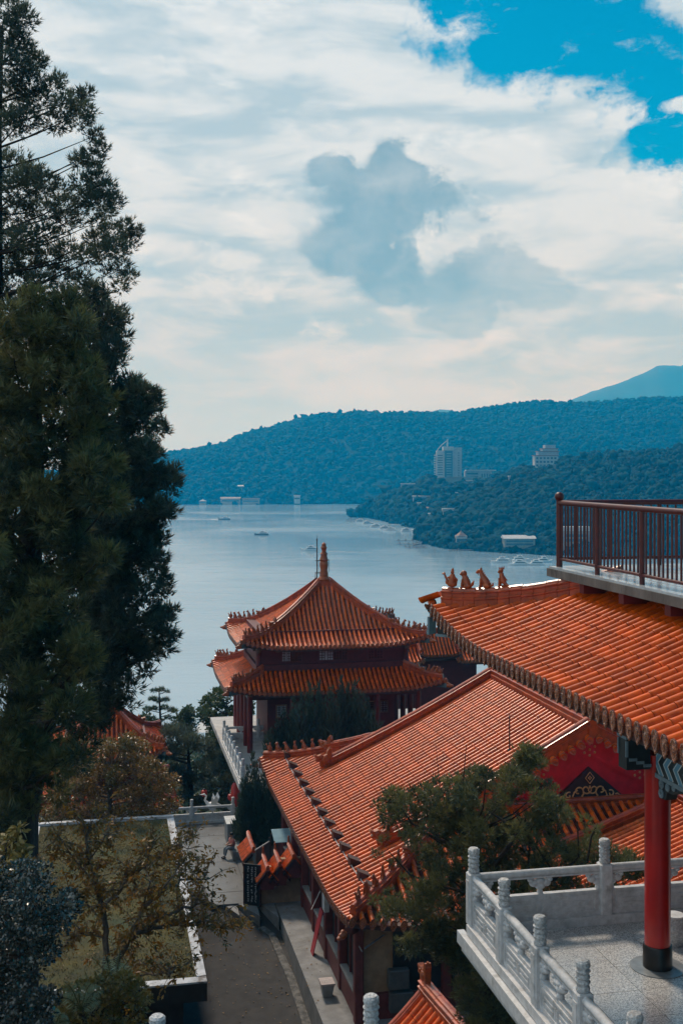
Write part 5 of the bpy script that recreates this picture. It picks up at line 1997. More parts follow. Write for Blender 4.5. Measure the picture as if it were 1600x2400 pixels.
def rail_run(p0, p1, ns, nbar, first=True):
    p0, p1 = Vector(p0), Vector(p1)
    d = p1 - p0
    for z, r_, nm in ((1.065, .044, 'top_rail'), (.13, .026, 'bottom_rail')):
        MB().tube([p0 + Vector((0, 0, z)), p1 + Vector((0, 0, z))], r_, 12).build(nm, METAL_RED, rl, True)
    for i in range(ns + 1):
        if i == 0 and not first:
            continue
        q = p0 + d * (i / ns)
        link('railing_post', PO, rl, Matrix.Translation(q))
        c_ = MB().lathe((q.x, q.y, .13), [(.03, -.035), (.045, -.03), (.045, .03), (.03, .035)], 10)
        c_.build('collar', METAL_RED, rl, True)
    for i in range(ns):
        for k in range(1, nbar):
            q = p0 + d * ((i + k / nbar) / ns)
            link('baluster', BA, rl, Matrix.Translation(q))


rail_run((RX, RY, 0), (RX, RY - 12.0, 0), 8, 12)
rail_run((RX, RY, 0), (RX + 10.8, RY, 0), 6, 12, False)
MB().tube([(RX, RY, 0), (RX, RY, 1.10)], .052, 14).build('corner_post', METAL_RED, rl, True)
MB().ell((RX, RY, 1.165), (.078, .078, .078), 14, 10).build('ball_cap', METAL_RED, rl, True)

# ------------------------------------------------------------------ far buildings
WHITE = mat('white_render', (.42, .42, .40), .7, .1, .2)
WGREY = mat('grey_render', (.30, .31, .32), .7, .1, .2)
GLASS = mat('tower_glass', (.06, .12, .15), .2, .2, .2)
ROOFW = mat('white_roof', (.44, .44, .43), .6, .1, .2)
BROWNR = mat('brown_roof', (.22, .13, .09), .7, .2, .5)


def at_px(x, y, Y):
    return PX(x, y, Y)


Yt = 1440
k_ = Yt / F
tw = thing('hotel_tower', 'tall pale hotel tower with curved sail and spire on the headland', 'hotel', PX(1050, 1140, Yt), 0)
X = lambda px: (px - 1050) * k_
Zt = lambda py: (1140 - py) * k_
MB().box(X(1022), -6, -20, X(1040), 8, Zt(1056)).build('left_wing', WHITE, tw)
MB().box(X(1040), -9, -20, X(1058), 9, Zt(1050)).build('glass_shaft', GLASS, tw)
MB().box(X(1058), -8, -20, X(1080), 8, Zt(1049)).build('right_wing', WGREY, tw)
MB().box(X(1037), -9.5, Zt(1056), X(1061), 9.2, Zt(1047)).build('crown_block', WHITE, tw)
for i in range(12):
    z = Zt(1128 - i * 5.8)
    MB().box(X(1044), -9.4, z, X(1055), -9.02, z + .9).build('floor_band', WGREY, tw)
    MB().box(X(1071), -8.3, z + .6, X(1074), -8.02, z + 1.9).build('window', GLASS, tw)
    if i < 9:
        zz = Zt(1113 - i * 5.6)
        MB().box(X(1017.5), -4, zz, X(1022), 6, zz + 1.1).build('balcony', WHITE, tw)
        MB().box(X(1024), -6.3, zz - .2, X(1036), -6.02, zz + .8).build('window', GLASS, tw)
MB().box(X(1046), -1, Zt(1049), X(1049.5), 1, Zt(1030)).build('spire', WHITE, tw)
pts = []
for i in range(11):
    f = i / 10
    pts.append((X(1022 - 3 * math.sin(f * 3) + 24 * f ** 2.2), 0, Zt(1078 - 44 * f)))
MB().tube(pts, .8, 6).build('sail_rib', WHITE, tw)
hx = thing('hotel_annex', 'long low grey hotel annex right of the tall tower', 'building', PX(1122, 1128, 1480), 0)
k2 = 1480 / F
MB().box(-34 * k2, -6, -14, 28 * k2, 8, 24 * k2).build('body', WGREY, hx)
MB().box(-32 * k2, -7, 24 * k2, 38 * k2, 9, 27 * k2).build('roof', WHITE, hx)
for i in range(2):
    MB().box(-30 * k2, -6.3, (8 + 8 * i) * k2, -4 * k2, -6.02, (12 + 8 * i) * k2).build('window_band', GLASS, hx)
for i in range(4):
    MB().box((4 + 6 * i) * k2, -6.3, 4 * k2, (7 + 6 * i) * k2, -6.02, 18 * k2).build('window', GLASS, hx)
Y3 = 1230
k3 = Y3 / F
h2 = thing('hilltop_hotel', 'stepped pale hotel block crowning the nearer wooded hill', 'hotel', PX(1278, 1105, Y3), 0)
for (x0, x1, z0, z1, nm, m_) in ((-28, 26, -30, 36, 'body', WHITE), (-20, 27, 36, 46, 'upper_storey', WGREY), (-10, 25, 46, 52, 'attic', WHITE), (-4, 20, 52, 62, 'roof_house', WGREY)):
    MB().box(x0 * k3, -7, z0 * k3, x1 * k3, 8, z1 * k3).build(nm, m_, h2)
for (z, x0, x1) in ((36, -30, 28), (46, -22, 29), (52, -12, 27)):
    MB().box(x0 * k3, -8, z * k3, x1 * k3, 9, (z + 2) * k3).build('cornice', BROWNR, h2)
for i in range(4):
    for j in range(6):
        MB().box((-25 + 8.4 * j) * k3, -7.3, (3 + 8.6 * i) * k3, (-20 + 8.4 * j) * k3, -7.02, (7.5 + 8.6 * i) * k3).build('window', GLASS, h2)
    MB().box(-28.6 * k3, -8, (0.2 + 8.6 * i) * k3, 26 * k3, -7.02, (1.6 + 8.6 * i) * k3).build('balcony_band', WHITE, h2)


def house(name, label, cat, x, y, Y, w, h, d=10, roof='flat', m=WHITE, rm=ROOFW, base=6, bands=1, grp=None):
    """w, h in pixels of the photograph at depth Y; y is the top of the roof"""
    for V_, nb__ in ((NRV, nnb), (HDV, hnb), (FARV, fnb)):
        if Y < 300:
            break
        Q = V_[:, :nb__ + 1].reshape(-1, 3)
        qx, qy = CX + F * Q[:, 0] / Q[:, 1], HY - F * Q[:, 2] / Q[:, 1]
        dd = np.hypot((qx - x) * .6, qy - (y + h))
        i_ = int(np.argmin(dd))
        if dd[i_] < 14:
            Y = float(Q[i_, 1]) - 3
            break
    BLOCKS.append((x - w / 2, y, x + w / 2, y + h * .8, Y))
    k = Y / F
    t = thing(name, label, cat, PX(x, y + h, Y), 0, grp)
    w, h = w * k, h * k
    MB().box(-w / 2, 0, -base, w / 2, d, h * .78).build('wall', m, t)
    if roof == 'flat':
        MB().box(-w / 2 - .6, -1.2, h * .78, w / 2 + .6, d + 1, h).build('roof', rm, t)
    elif roof == 'gable':
        MB().prism([(-1.5, h * .74), (d + 1.5, h * .74), (d / 2, h * 1.0)], lambda u, v, q: (q, u, v), -w / 2 - .8, w / 2 + .8).build('roof', rm, t)
    else:
        MB().lathe((0, d / 2, h * .70), [(w * .62, 0), (w * .40, h * .18), (w * .18, h * .34), (.2, h * .52), (.05, h * .62)], 6).build('roof', rm, t)
    for i in range(bands):
        z = h * (.18 + .5 * i / max(1, bands))
        MB().box(-w * .44, -.25, z, w * .44, -.02, z + h * .78 / bands * .42).build('window_band', GLASS, t)
    return t


house('long_pavilion', 'long white roofed building low on the wooded shore', 'building', 1217, 1255, 850, 72, 28, 12, 'gable', mat('olive_wall', (.24, .24, .20), .8, .2, .3), ROOFW, bands=2)
house('lake_pavilion', 'small pavilion with pointed brown roof by the lake shore', 'pavilion', 1081, 1250, 870, 26, 26, 8, 'tent', WHITE, BROWNR)
house('white_villa', 'low white building with flat roof below the hotel tower', 'building', 990, 1162, 1300, 44, 10, 9, 'flat', WGREY, ROOFW)
house('white_villa', 'thin white flat roof left of the hotel tower on the crest', 'building', 957, 1133, 1400, 34, 7, 9, 'flat', WGREY, ROOFW)
house('small_house', 'tiny white cube house in the trees below the tower', 'house', 1068, 1154, 1310, 6, 8, 5)
house('small_house', 'pale grey house half hidden in trees above the moored boats', 'house', 1050, 1192, 1170, 24, 20, 8, 'flat', WGREY, WGREY, bands=2)
house('small_house', 'small brown roofed house left of the pale grey house', 'house', 1006, 1188, 1210, 12, 10, 6, 'gable', WGREY, BROWNR)
house('small_house', 'little white house close above the boats at the jetty', 'house', 1012, 1203, 1150, 14, 8, 6, 'flat', WHITE, ROOFW)
house('small_house', 'small white house under the low white villa', 'house', 982, 1178, 1280, 8, 9, 6)
house('small_house', 'narrow pale house on the ridge left of the hilltop hotel', 'house', 1196, 1115, 1180, 8, 14, 6)
house('low_shed', 'white flat roof strip beside the foot of the tower', 'shed', 1097, 1126, 1400, 20, 5, 8)
house('lakeside_house', 'tan cliff side house at the foot of the far hill', 'house', 540, 1165, 1900, 46, 13, 8, 'gable', mat('tan_far', (.38, .28, .20), .8, .2, .2), mat('tan_far', (.38, .28, .20), .8, .2, .2))
house('lakeside_house', 'long tan building right of the cliff side house on the far shore', 'house', 588, 1168, 1900, 40, 10, 8, 'flat', mat('tan_far', (.38, .28, .20), .8, .2, .2), BROWNR)
house('lakeside_house', 'small round roofed house at the water left of the cliff side house', 'house', 475, 1172, 1890, 16, 8, 8, 'tent', mat('tan_far', (.38, .28, .20), .8, .2, .2), WGREY)
house('far_house', 'white house high on the far hill, first of three above the tan cliff', 'house', 544, 1136, 2000, 9, 5)
house('far_house', 'wide white house in the middle of three above the tan cliff', 'house', 566, 1137, 2000, 16, 9, 8, 'gable')
house('far_house', 'white house on the far hill right of the wide one', 'house', 585, 1143, 2000, 10, 6)
house('far_house', 'white boathouse at the far shore below the middle of the hill', 'house', 696, 1161, 1890, 14, 11, 8)
house('far_house', 'pair of white specks of houses beside the big conifer on the far shore', 'house', 421, 1157, 1940, 12, 4)
house('shore_shop', 'tan shop with white awnings on the shore behind the railing', 'building', 1350, 1235, 840, 62, 42, 10, 'flat', mat('tan_wall2', (.30, .24, .20), .8, .2, .3), ROOFW, bands=2)
house('shore_shop', 'low white boathouse seen between the railing bars at right', 'building', 1480, 1285, 800, 40, 10, 8)
house('garden_house', 'pale roofed hut among the trees beyond the podium balustrade', 'hut', 498, 1705, 110, 34, 13, 2.2, 'gable', mat('hut_wall', (.30, .28, .20), .8, .2, 1), ROOFW, base=4)
BLOCKS.append((1019, 1050, 1080, 1128, 1440))
BLOCKS.append((1090, 1100, 1155, 1122, 1480))
BLOCKS.append((1250, 1040, 1306, 1094, 1230))
for args in FOREST_JOBS:
    forest(*args, FOREST_LEAF)
# mast on the far ridge
ml = thing('radio_mast', 'thin radio mast on the far ridge under the pale mountain', 'mast', PX(1500, 944, 2600), 0)
MB().tube([(0, 0, -6), (0, 0, 18)], [.7, .25], 6).build('mast', WGREY, ml)
MB().box(-2, -.3, 8, 2, .3, 9).build('crossarm', WGREY, ml)

# ------------------------------------------------------------------ boats and jetties
HULL = mat('hull_dark', (.07, .10, .13), .4, .2, 1)
HULLW = mat('hull_white', (.66, .67, .66), .4, .1, 1)
BGLASS = mat('boat_glass', (.03, .05, .06), .2, .2, 1)


def boat(name, label, x, y, L, heading, hullm=HULLW, decks=2, cat='boat', grp=None):
    p_ = pxz(x, y, LZ + .02)
    t = thing(name, label, cat, p_, heading, grp)
    w = L * .26
    st_ = [(-.5, .80, .0), (-.48, .92, .0), (-.2, 1.0, 0), (.15, .95, .02), (.35, .62, .10), (.46, .25, .20), (.5, .03, .28)]
    mb_ = MB()
    for (f, ww, sh) in st_:
        x_ = f * L
        hw_ = w / 2 * ww
        mb_.v += [(x_, -hw_ * .7, -.3), (x_, -hw_, 1.1 + sh * 3), (x_, hw_, 1.1 + sh * 3), (x_, hw_ * .7, -.3)]
    for i in range(len(st_) - 1):
        for j in range(4):
            a, b = i * 4 + j, i * 4 + (j + 1) % 4
            mb_.f.append((a, a + 4, b + 4, b))
    mb_.f += [(0, 1, 2, 3), tuple(len(mb_.v) - 4 + j for j in (3, 2, 1, 0))]
    mb_.build('hull', hullm, t)
    c = MB()
    c.prism([(-.40 * L, 1.05), (-.40 * L, 2.5), (.14 * L, 2.5), (.24 * L, 1.05)], lambda u, v, q: (u, q, v), -w * .38, w * .38)
    co_ = c.build('cabin', HULLW, t)
    MB().box(-.38 * L, -w * .385, 1.55, .12 * L, w * .385, 2.15).build('window_band', BGLASS, co_)
    MB().box(-.44 * L, -w * .42, 2.5, .18 * L, w * .42, 2.68).build('roof', HULLW, t)
    if decks > 1:
        d_ = MB()
        d_.prism([(-.20 * L, 2.68), (-.20 * L, 3.6), (.03 * L, 3.6), (.09 * L, 2.68)], lambda u, v, q: (u, q, v), -w * .28, w * .28)
        do = d_.build('wheelhouse', HULLW, t)
        MB().box(-.17 * L, -w * .285, 2.95, .02 * L, w * .285, 3.4).build('window_band', BGLASS, do)
        MB().box(-.24 * L, -w * .32, 3.6, .07 * L, w * .32, 3.74).build('upper_roof', HULLW, t)
    MB().tube([(-.05 * L, 0, 2.7), (-.05 * L, 0, 5.2)], .09, 6).build('mast', WGREY, t)
    return t


boat('tour_boat', 'tour boat farthest out, alone on the left of the lake', 526, 1218, 14, math.pi, HULL)
boat('tour_boat', 'tour boat in the middle of the open lake, pale hull', 613, 1254, 13, math.pi, HULL)
boat('tour_boat', 'tour boat just left of the lightning mast, bow to the left', 725, 1291, 12, math.pi, HULLW)
moored = [(846, 1223, 13, .1, 'moored boat at the tip of the headland beside the small jetty'), (862, 1228, 12, .2, 'second moored boat along the headland from its tip'),
          (884, 1236, 15, .1, 'long moored boat third along the headland'), (905, 1240, 14, .15, 'fourth moored boat along the headland shore'),
          (912, 1244, 13, 2.9, 'moored boat in front of the headland with dark windows, nearest the open lake'), (953, 1246, 12, .3, 'tall white moored boat by the inner bay'),
          (978, 1248, 12, -.2, 'white moored boat tucked against the nearer hill'), (1172, 1319, 12.5, math.pi, 'white tour boat lying just above the last roof beast'),
          (1220, 1315, 11, .1, 'white tour boat moored behind the row near the balcony'), (1212, 1325, 12, math.pi, 'white tour boat at the left end of the front row'),
          (1252, 1325, 12, math.pi, 'white tour boat next along the front row towards the balcony'), (1276, 1318, 10, .2, 'white boat half hidden by the balcony corner post'),
          (1262, 1294, 9, 0, 'small white boat near the shop shore left of the railing')]
for (x, y, L, hdg, lab) in moored:
    boat('moored_boat', lab, x, y, L, hdg, grp='boats moored along the shore')
PLANK = mat('jetty_wood', (.16, .15, .14), .85, .3, .8)


def jetty(label, x, y, L, w, hdg, n=5):
    t = thing('jetty', label, 'jetty', pxz(x, y, LZ), hdg)
    MB().box(-L / 2, -w / 2, .5, L / 2, w / 2, .8).build('deck', PLANK, t)
    for i in range(n):
        for s_ in (-1, 1):
            MB().tube([(-L / 2 + L * (i + .5) / n, s_ * w * .45, -.5), (-L / 2 + L * (i + .5) / n, s_ * w * .45, 1.9)], .22, 6).build('pile', PLANK, t)


jetty('low jetty running out from the tip of the headland', 832, 1222, 22, 2.0, 0)
jetty('pale breakwater beyond the tip of the headland', 838, 1202, 26, 4.0, 0, 2)
for i, (x, y, L) in enumerate(((950, 1268, 17), (957, 1276, 20), (968, 1281, 18), (976, 1285, 16))):
    jetty(('topmost', 'second', 'third', 'lowest')[i] + ' of the four floating jetties off the nearer hill', x, y, L, 1.6, .12, 3)
jetty('gangway slanting up from the floating jetties to the nearer hill', 981, 1276, 26, 2.2, 1.15, 4)
for i, (x, y, L) in enumerate(((1098, 1291, 30), (1208, 1294, 26), (1236, 1290, 20), (1245, 1297, 22))):
    jetty(('long low raft under the lake pavilion', 'low float under the long white roofed building', 'farther float beyond the moored white boats', 'nearer float beside the small white boat')[i], x, y, L, 2.0, .02, 2)
# wakes: shallow raised ripples on the lake
WAKE = mat('wake_water', (.06, .13, .17), .35, .2, .1)
for (x0, y0, x1, y1, w) in ((770, 1292, 872, 1295, .9), (350, 1216, 515, 1217.5, .7), (540, 1217, 640, 1216, .6)):
    p0, p1 = pxz(x0, y0, LZ + .05), pxz(x1, y1, LZ + .05)
    m_ = MB()
    n = 14
    for i in range(n + 1):
        q = p0.lerp(p1, i / n)
        ww = w * (.6 + .6 * random.random())
        m_.v += [(q.x, q.y - ww, LZ + .01), (q.x, q.y, LZ + .18), (q.x, q.y + ww, LZ + .01)]
    for i in range(n):
        for j in range(2):
            a = i * 3 + j
            m_.f.append((a, a + 3, a + 4, a + 1))
    tag(m_.build('wake', WAKE), kind='structure')
# ------------------------------------------------------------------ trees and plants
JUN = mat('juniper_foliage', (.046, .066, .038), .6, .3, .8, tint=(.22, .20, .065), rand=.6, transl=.38)  # olive tint is the colour of lit tips, painted in
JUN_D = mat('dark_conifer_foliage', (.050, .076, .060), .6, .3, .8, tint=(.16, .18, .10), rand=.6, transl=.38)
CYP = mat('cypress_foliage', (.030, .056, .044), .6, .3, .8, tint=(.075, .11, .065), rand=.5, transl=.2)
BROAD = mat('broad_foliage', (.030, .060, .030), .5, .3, .8, tint=(.085, .115, .040), rand=.35, transl=.25)
AUT = mat('autumn_leaves', (.17, .115, .028), .34, .3, .8, tint=(.62, .26, .035), rand=.5, transl=.38)
AUT2 = mat('russet_leaves', (.11, .095, .028), .36, .3, .8, tint=(.36, .18, .045), rand=.6, transl=.35)
LITTER = mat('fallen_leaves', (.10, .055, .02), .8, .3, .8, tint=(.24, .14, .05), rand=.5)
GLOSSY = mat('glossy_leaves', (.012, .022, .016), .26, .4, .8, tint=(.085, .100, .080), rand=.6, spec=.9)
OLIVE = mat('olive_leaves', (.12, .115, .032), .36, .3, .8, tint=(.36, .24, .06), rand=.4, transl=.25)
FERN = mat('fern_frond', (.19, .24, .12), .5, .3, .8, tint=(.42, .46, .28), rand=.25, transl=.25)


def fill(poly, n, r0, r1, Y, dY, tint=(.2, .8), squash=.8):
    xs = [p_[0] for p_ in poly]
    ys = [p_[1] for p_ in poly]
    out = []
    while len(out) < n:
        x, y = random.uniform(min(xs), max(xs)), random.uniform(min(ys), max(ys))
        if in_poly(x, y, poly):
            r_ = random.uniform(r0, r1)
            Yc = Y + random.uniform(-dY, dY)
            out.append((PX(x, y, Yc), r_ * Yc / F, random.uniform(*tint), squash))
    return out


def spots(L, Y, dY, tint=(.2, .8), squash=.7, jit=0):
    out = []
    for (x, y, r_) in L:
        Yc = Y + random.uniform(-dY, dY)
        out.append((PX(x + random.uniform(-jit, jit), y + random.uniform(-jit, jit), Yc), r_ * Yc / F, random.uniform(*tint), squash))
    return out


def crown_arrays(clumps, per, L0, L1, nb, spread, width, upb, outb, mode='tuft', droop=0.0, shell=.5, dens_pow=2.0, ref=None):
    Ps, Ds, Ls, Ts = [], [], [], []
    for (c, r_, ti, sq) in clumps:
        n = max(6, int(per * ((r_ / ref) ** dens_pow if ref else 1)))
        d = unit(RNG.normal(0, 1, (n, 3)))
        rad = (shell + (1 - shell) * RNG.random(n)) * RNG.uniform(.75, 1.1, n)
        Ps.append(np.array(c) + d * (rad * r_)[:, None] * np.array([1, 1, sq]))
        Ds.append(d * outb + np.array([0, 0, upb]) + RNG.normal(0, .25, (n, 3)))
        Ls.append(RNG.uniform(L0, L1, n))
        Ts.append(np.clip(ti + RNG.normal(0, .16, n) + d[:, 2] * .10, 0, 1))  # tint rises towards clump tops, lit tips painted into the colour
    P, D, L, Tn = np.concatenate(Ps), unit(np.concatenate(Ds)), np.concatenate(Ls), np.concatenate(Ts)
    if mode == 'tuft':
        return tufts(P, D, L, nb, spread, width, Tn)
    return leaves(P, D, L, width, Tn, droop)


def limb_mesh(root, trunk, rad, clumps, frac=.5, r0=.06, sag=.15, n=6):
    """limbs from the trunk to a share of the clumps"""
    mb_ = MB()
    T0 = [Vector(p_) for p_ in trunk]
    T_ = [T0[i].lerp(T0[i + 1], k / 8) for i in range(len(T0) - 1) for k in range(8)] + [T0[-1]]
    for (c, r_, ti, sq) in clumps:
        if random.random() > frac:
            continue
        c = Vector(c)
        best = min(range(len(T_)), key=lambda i: abs(T_[i].z - (c.z - .35 * (c - T_[i]).length)))
        a = T_[best]
        mid = a.lerp(c, .5) + Vector((random.uniform(-.1, .1), random.uniform(-.1, .1), -sag * (c - a).length * .3))
        mb_.tube([a - root, mid - root, c - root], [r0, r0 * .6, r0 * .18], n, False)
    return mb_


def tree(name, label, cat, base, trunk, rad, clumps, m, bark, per, L0, L1, nb=6, spread=.35, width=.07, upb=.6, outb=.7, mode='tuft', limbs=.4, r0=.06, droop=0., grp=None, shell=.45, ref=None):
    base = Vector(base)
    t = thing(name, label, cat, base, 0, grp)
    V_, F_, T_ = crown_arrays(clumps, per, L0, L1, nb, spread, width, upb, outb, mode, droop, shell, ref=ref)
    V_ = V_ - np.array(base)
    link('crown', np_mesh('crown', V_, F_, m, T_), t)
    if trunk:
        MB().tube([Vector(p_) - base for p_ in trunk], rad, 9).build('trunk', bark, t, True)
        lm2 = limb_mesh(base, trunk, rad, clumps, limbs, r0)
        if lm2.v:
            lm2.build('limbs', bark, t, True)
    return t


def gz0(x, y):
    a, b = toab(Vector((x, y, 0)))
    return float(ground_z(np.array(a), np.array(b)))


def trunk_px(pts, Y):
    """trunk through picture points at depth Y, standing on the ground"""
    P = [PX(x, y, Y) for x, y in pts]
    g = gz0(P[0].x, P[0].y) - .4
    return [Vector((P[0].x, P[0].y, g))] + P


# tall open conifer at the back, layered sprays against the sky
L1 = [(20, 20, 46), (50, 45, 40), (12, 75, 50), (45, 105, 40), (60, 130, 34), (85, 150, 28), (25, 160, 55), (70, 195, 45), (95, 140, 22), (20, 230, 60), (90, 235, 40), (122, 200, 30), (140, 190, 22),
      (150, 250, 36), (178, 235, 34), (200, 222, 24), (205, 258, 26), (188, 285, 34), (130, 290, 36), (55, 280, 45), (20, 290, 45), (222, 320, 26), (238, 345, 24), (215, 372, 34), (190, 380, 26), (222, 395, 22),
      (25, 395, 60), (70, 410, 44), (50, 440, 55), (108, 425, 34), (140, 445, 30), (190, 430, 28), (225, 425, 32), (250, 445, 34), (272, 470, 26), (235, 475, 42), (205, 470, 36), (255, 500, 22), (150, 480, 38), (100, 490, 40),
      (40, 500, 50), (160, 515, 40), (110, 545, 36), (225, 520, 22), (60, 560, 44), (20, 560, 40), (230, 560, 34), (262, 545, 34), (295, 530, 28), (315, 545, 20), (300, 570, 28), (270, 585, 34), (235, 590, 36), (205, 600, 34),
      (160, 590, 36), (110, 605, 42), (60, 615, 44), (20, 610, 42), (285, 625, 24), (300, 650, 24), (280, 668, 22), (250, 640, 20), (150, 640, 34), (95, 660, 40), (190, 650, 26), (40, 660, 50), (150, 690, 30), (20, 720, 60), (95, 720, 48)]
YA = 30.0
L1 = [(x, y, r_ * 1.12) for x, y, r_ in L1]
cl1 = spots(L1, YA, 1.2, (.0, .45), .75, 3)
tk = trunk_px([(-40, 1700), (-30, 1200), (-20, 700), (-10, 300), (5, 60)], YA)
tree('conifer', 'tall open topped dark conifer at the left edge against the sky', 'conifer tree', tk[0], tk, [.55, .42, .36, .30, .16, .05], cl1, JUN_D, BARK, 175, .09, .20, 6, .34, .085, .55, .8, limbs=.6, r0=.032, ref=.42)
# bare twig near its top
tw_ = thing('dead_branch', 'small bare dead twig sticking out near the top of the conifer', 'twig', PX(25, 66, YA), 0)
m_ = MB()
o_ = PX(25, 66, YA)
for L in ([(25, 66), (40, 55), (52, 49), (68, 50)], [(40, 55), (38, 42), (42, 30)], [(38, 42), (33, 32)], [(52, 49), (50, 60)], [(40, 42), (47, 36)]):
    m_.tube([PX(x, y, YA) - o_ for x, y in L], [.02, .012, .008, .004][:len(L)], 5)
m_.build('twig', BARK, tw_)
# dark columnar conifer to its right
p3 = [(190, 690), (215, 672), (245, 700), (262, 735), (300, 745), (298, 790), (270, 820), (285, 870), (322, 905), (355, 935), (372, 985), (362, 1040), (385, 1075), (405, 1100), (402, 1140), (388, 1190), (378, 1240), (362, 1280), (372, 1330), (388, 1390), (398, 1450),
      (398, 1500), (372, 1530), (345, 1560), (318, 1600), (290, 1650), (255, 1690), (200, 1690), (190, 1400), (180, 1000), (170, 750)]
YC = 33.0
cl3 = fill(p3, 290, 26, 42, YC, 1.6, (.0, .5)) + spots([(262, 730, 20), (296, 750, 20), (292, 785, 22), (332, 910, 24), (360, 940, 24), (380, 1000, 20), (372, 1060, 22), (412, 1095, 20), (405, 1120, 22), (395, 1200, 24), (380, 1260, 24), (350, 1300, 26), (388, 1360, 22), (402, 1430, 22), (405, 1490, 22), (390, 1520, 24), (345, 1575, 24), (300, 1650, 28), (240, 1690, 34)], YC, .8, (0, .4))
tk = trunk_px([(60, 1920), (100, 1700), (215, 1450), (250, 1100), (235, 800)], YC + 1.2)
tree('conifer', 'dark columnar conifer hiding the end of the far hill', 'conifer tree', tk[0], tk, [.40, .38, .34, .28, .2, .06], cl3, JUN_D, BARK, 105, .13, .28, 6, .36, .085, .5, .75, limbs=.35, r0=.05, ref=.42)
# broad olive juniper in front
p2 = [(-60, 700), (60, 690), (150, 700), (200, 760), (215, 830), (255, 910), (262, 960), (235, 1010), (268, 1060), (272, 1130), (262, 1180), (235, 1230), (250, 1300), (225, 1350), (180, 1400), (205, 1450), (215, 1530), (195, 1600), (180, 1680), (205, 1740), (190, 1800), (160, 1850), (100, 1885), (60, 1930), (-60, 1950)]
YB = 26.0
cl2 = fill(p2, 350, 32, 52, YB - .6, 2.0, (.0, .85)) + spots([(190, 745, 34), (215, 860, 36), (255, 935, 34), (262, 1085, 34), (275, 1150, 26), (250, 1290, 30), (100, 770, 50), (160, 830, 46), (200, 1000, 44), (150, 960, 50)], YB - 1.6, .6, (.6, 1.0))
tk = trunk_px([(40, 1900), (60, 1500), (80, 1100), (85, 780)], YB + 1.5)
tree('juniper', 'huge bushy olive green juniper filling the left side', 'conifer tree', tk[0], tk, [.5, .42, .34, .25, .06], cl2, JUN, BARK, 125, .12, .26, 6, .34, .08, .35, .85, limbs=.30, r0=.055, ref=.43)
# tip of another branch at the very edge
tree('conifer', 'single pale drooping conifer spray at the extreme left edge', 'conifer tree', PX(-40, 1700, 22) + Vector((0, 0, -4)), [PX(-40, 1700, 22) + Vector((0, 0, -4)), PX(-40, 1500, 22), PX(-30, 1300, 22)], [.16, .10, .03], spots([(-6, 1270, 22), (-4, 1300, 20)], 22, .2, (.8, 1)), JUN, BARK, 40, .16, .3, 6, .3, .08, -.3, .5, limbs=0)

# central juniper below the terrace
YJ = 29.0
pj = [(905, 1875), (945, 1850), (1000, 1838), (1050, 1815), (1110, 1800), (1170, 1790), (1215, 1762), (1250, 1752), (1262, 1800), (1285, 1840), (1305, 1880), (1350, 1915), (1390, 1925), (1410, 1970), (1460, 1995), (1500, 2030), (1520, 2100), (1150, 2110), (1110, 2190), (1180, 2290), (1290, 2420), (1120, 2440),
      (1080, 2360), (1060, 2300), (1000, 2240), (930, 2215), (890, 2180), (900, 2120), (960, 2090), (1000, 2040), (1010, 1990), (960, 1960), (925, 1930), (905, 1905)]
clj = fill(pj, 320, 20, 36, YJ, 1.7, (.0, .75)) + spots([(905, 1870, 16), (925, 1855, 18), (1235, 1752, 16), (1222, 1775, 22), (1262, 1790, 22), (1300, 1850, 14), (1312, 1875, 14), (1250, 1840, 28), (1190, 1815, 24), (1110, 1810, 26), (1060, 1835, 26), (1000, 1850, 24), (1275, 1885, 22), (1370, 1922, 16), (1400, 1940, 14)], YJ - .8, .6, (.55, 1.0)) \
    + spots([(905, 1930, 16), (900, 1965, 14), (885, 2000, 14), (925, 2025, 16), (950, 2060, 18), (915, 2090, 16), (880, 2110, 16), (900, 2145, 22), (935, 2130, 18), (985, 1990, 22), (880, 1885, 12), (895, 1905, 12), (990, 2110, 26), (1030, 2160, 30)], YJ - .4, .5, (.2, .7))
tk = trunk_px([(1150, 2300), (1140, 2150), (1120, 2050), (1110, 1950)], YJ)
jt = tree('juniper', 'spreading juniper in front of the hall, below the white terrace', 'conifer tree', tk[0], tk, [.34, .30, .24, .18, .08], clj, JUN, BARK, 105, .09, .20, 6, .38, .085, .5, .75, limbs=.10, r0=.035, ref=.33)
m_ = MB()
o_ = Vector(tk[0])
for L, r_ in (([(1120, 2080), (1190, 1985), (1214, 1949), (1180, 1925), (1150, 1905)], .07), ([(1150, 2150), (1235, 2070), (1240, 1990), (1238, 1955)], .055), ([(1200, 2100), (1300, 2060), (1355, 2010), (1352, 1925)], .05), ([(1240, 2080), (1375, 2020), (1385, 1960), (1400, 1930)], .05),
              ([(1110, 2000), (1010, 1960), (965, 1930), (930, 1880)], .045), ([(1120, 2100), (1010, 2070), (960, 2050), (910, 1995)], .04), ([(1070, 1905), (1085, 1830), (1092, 1745)], .022), ([(1050, 1900), (1030, 1840), (1020, 1740)], .012), ([(1300, 2050), (1240, 1960), (1200, 1900)], .03)):
    P = [PX(x, y, YJ - .9) - o_ for x, y in L]
    m_.tube(P, [r_ * (1 - .7 * i / (len(P) - 1)) for i in range(len(P))], 7)
m_.build('boughs', BARK, jt, True)


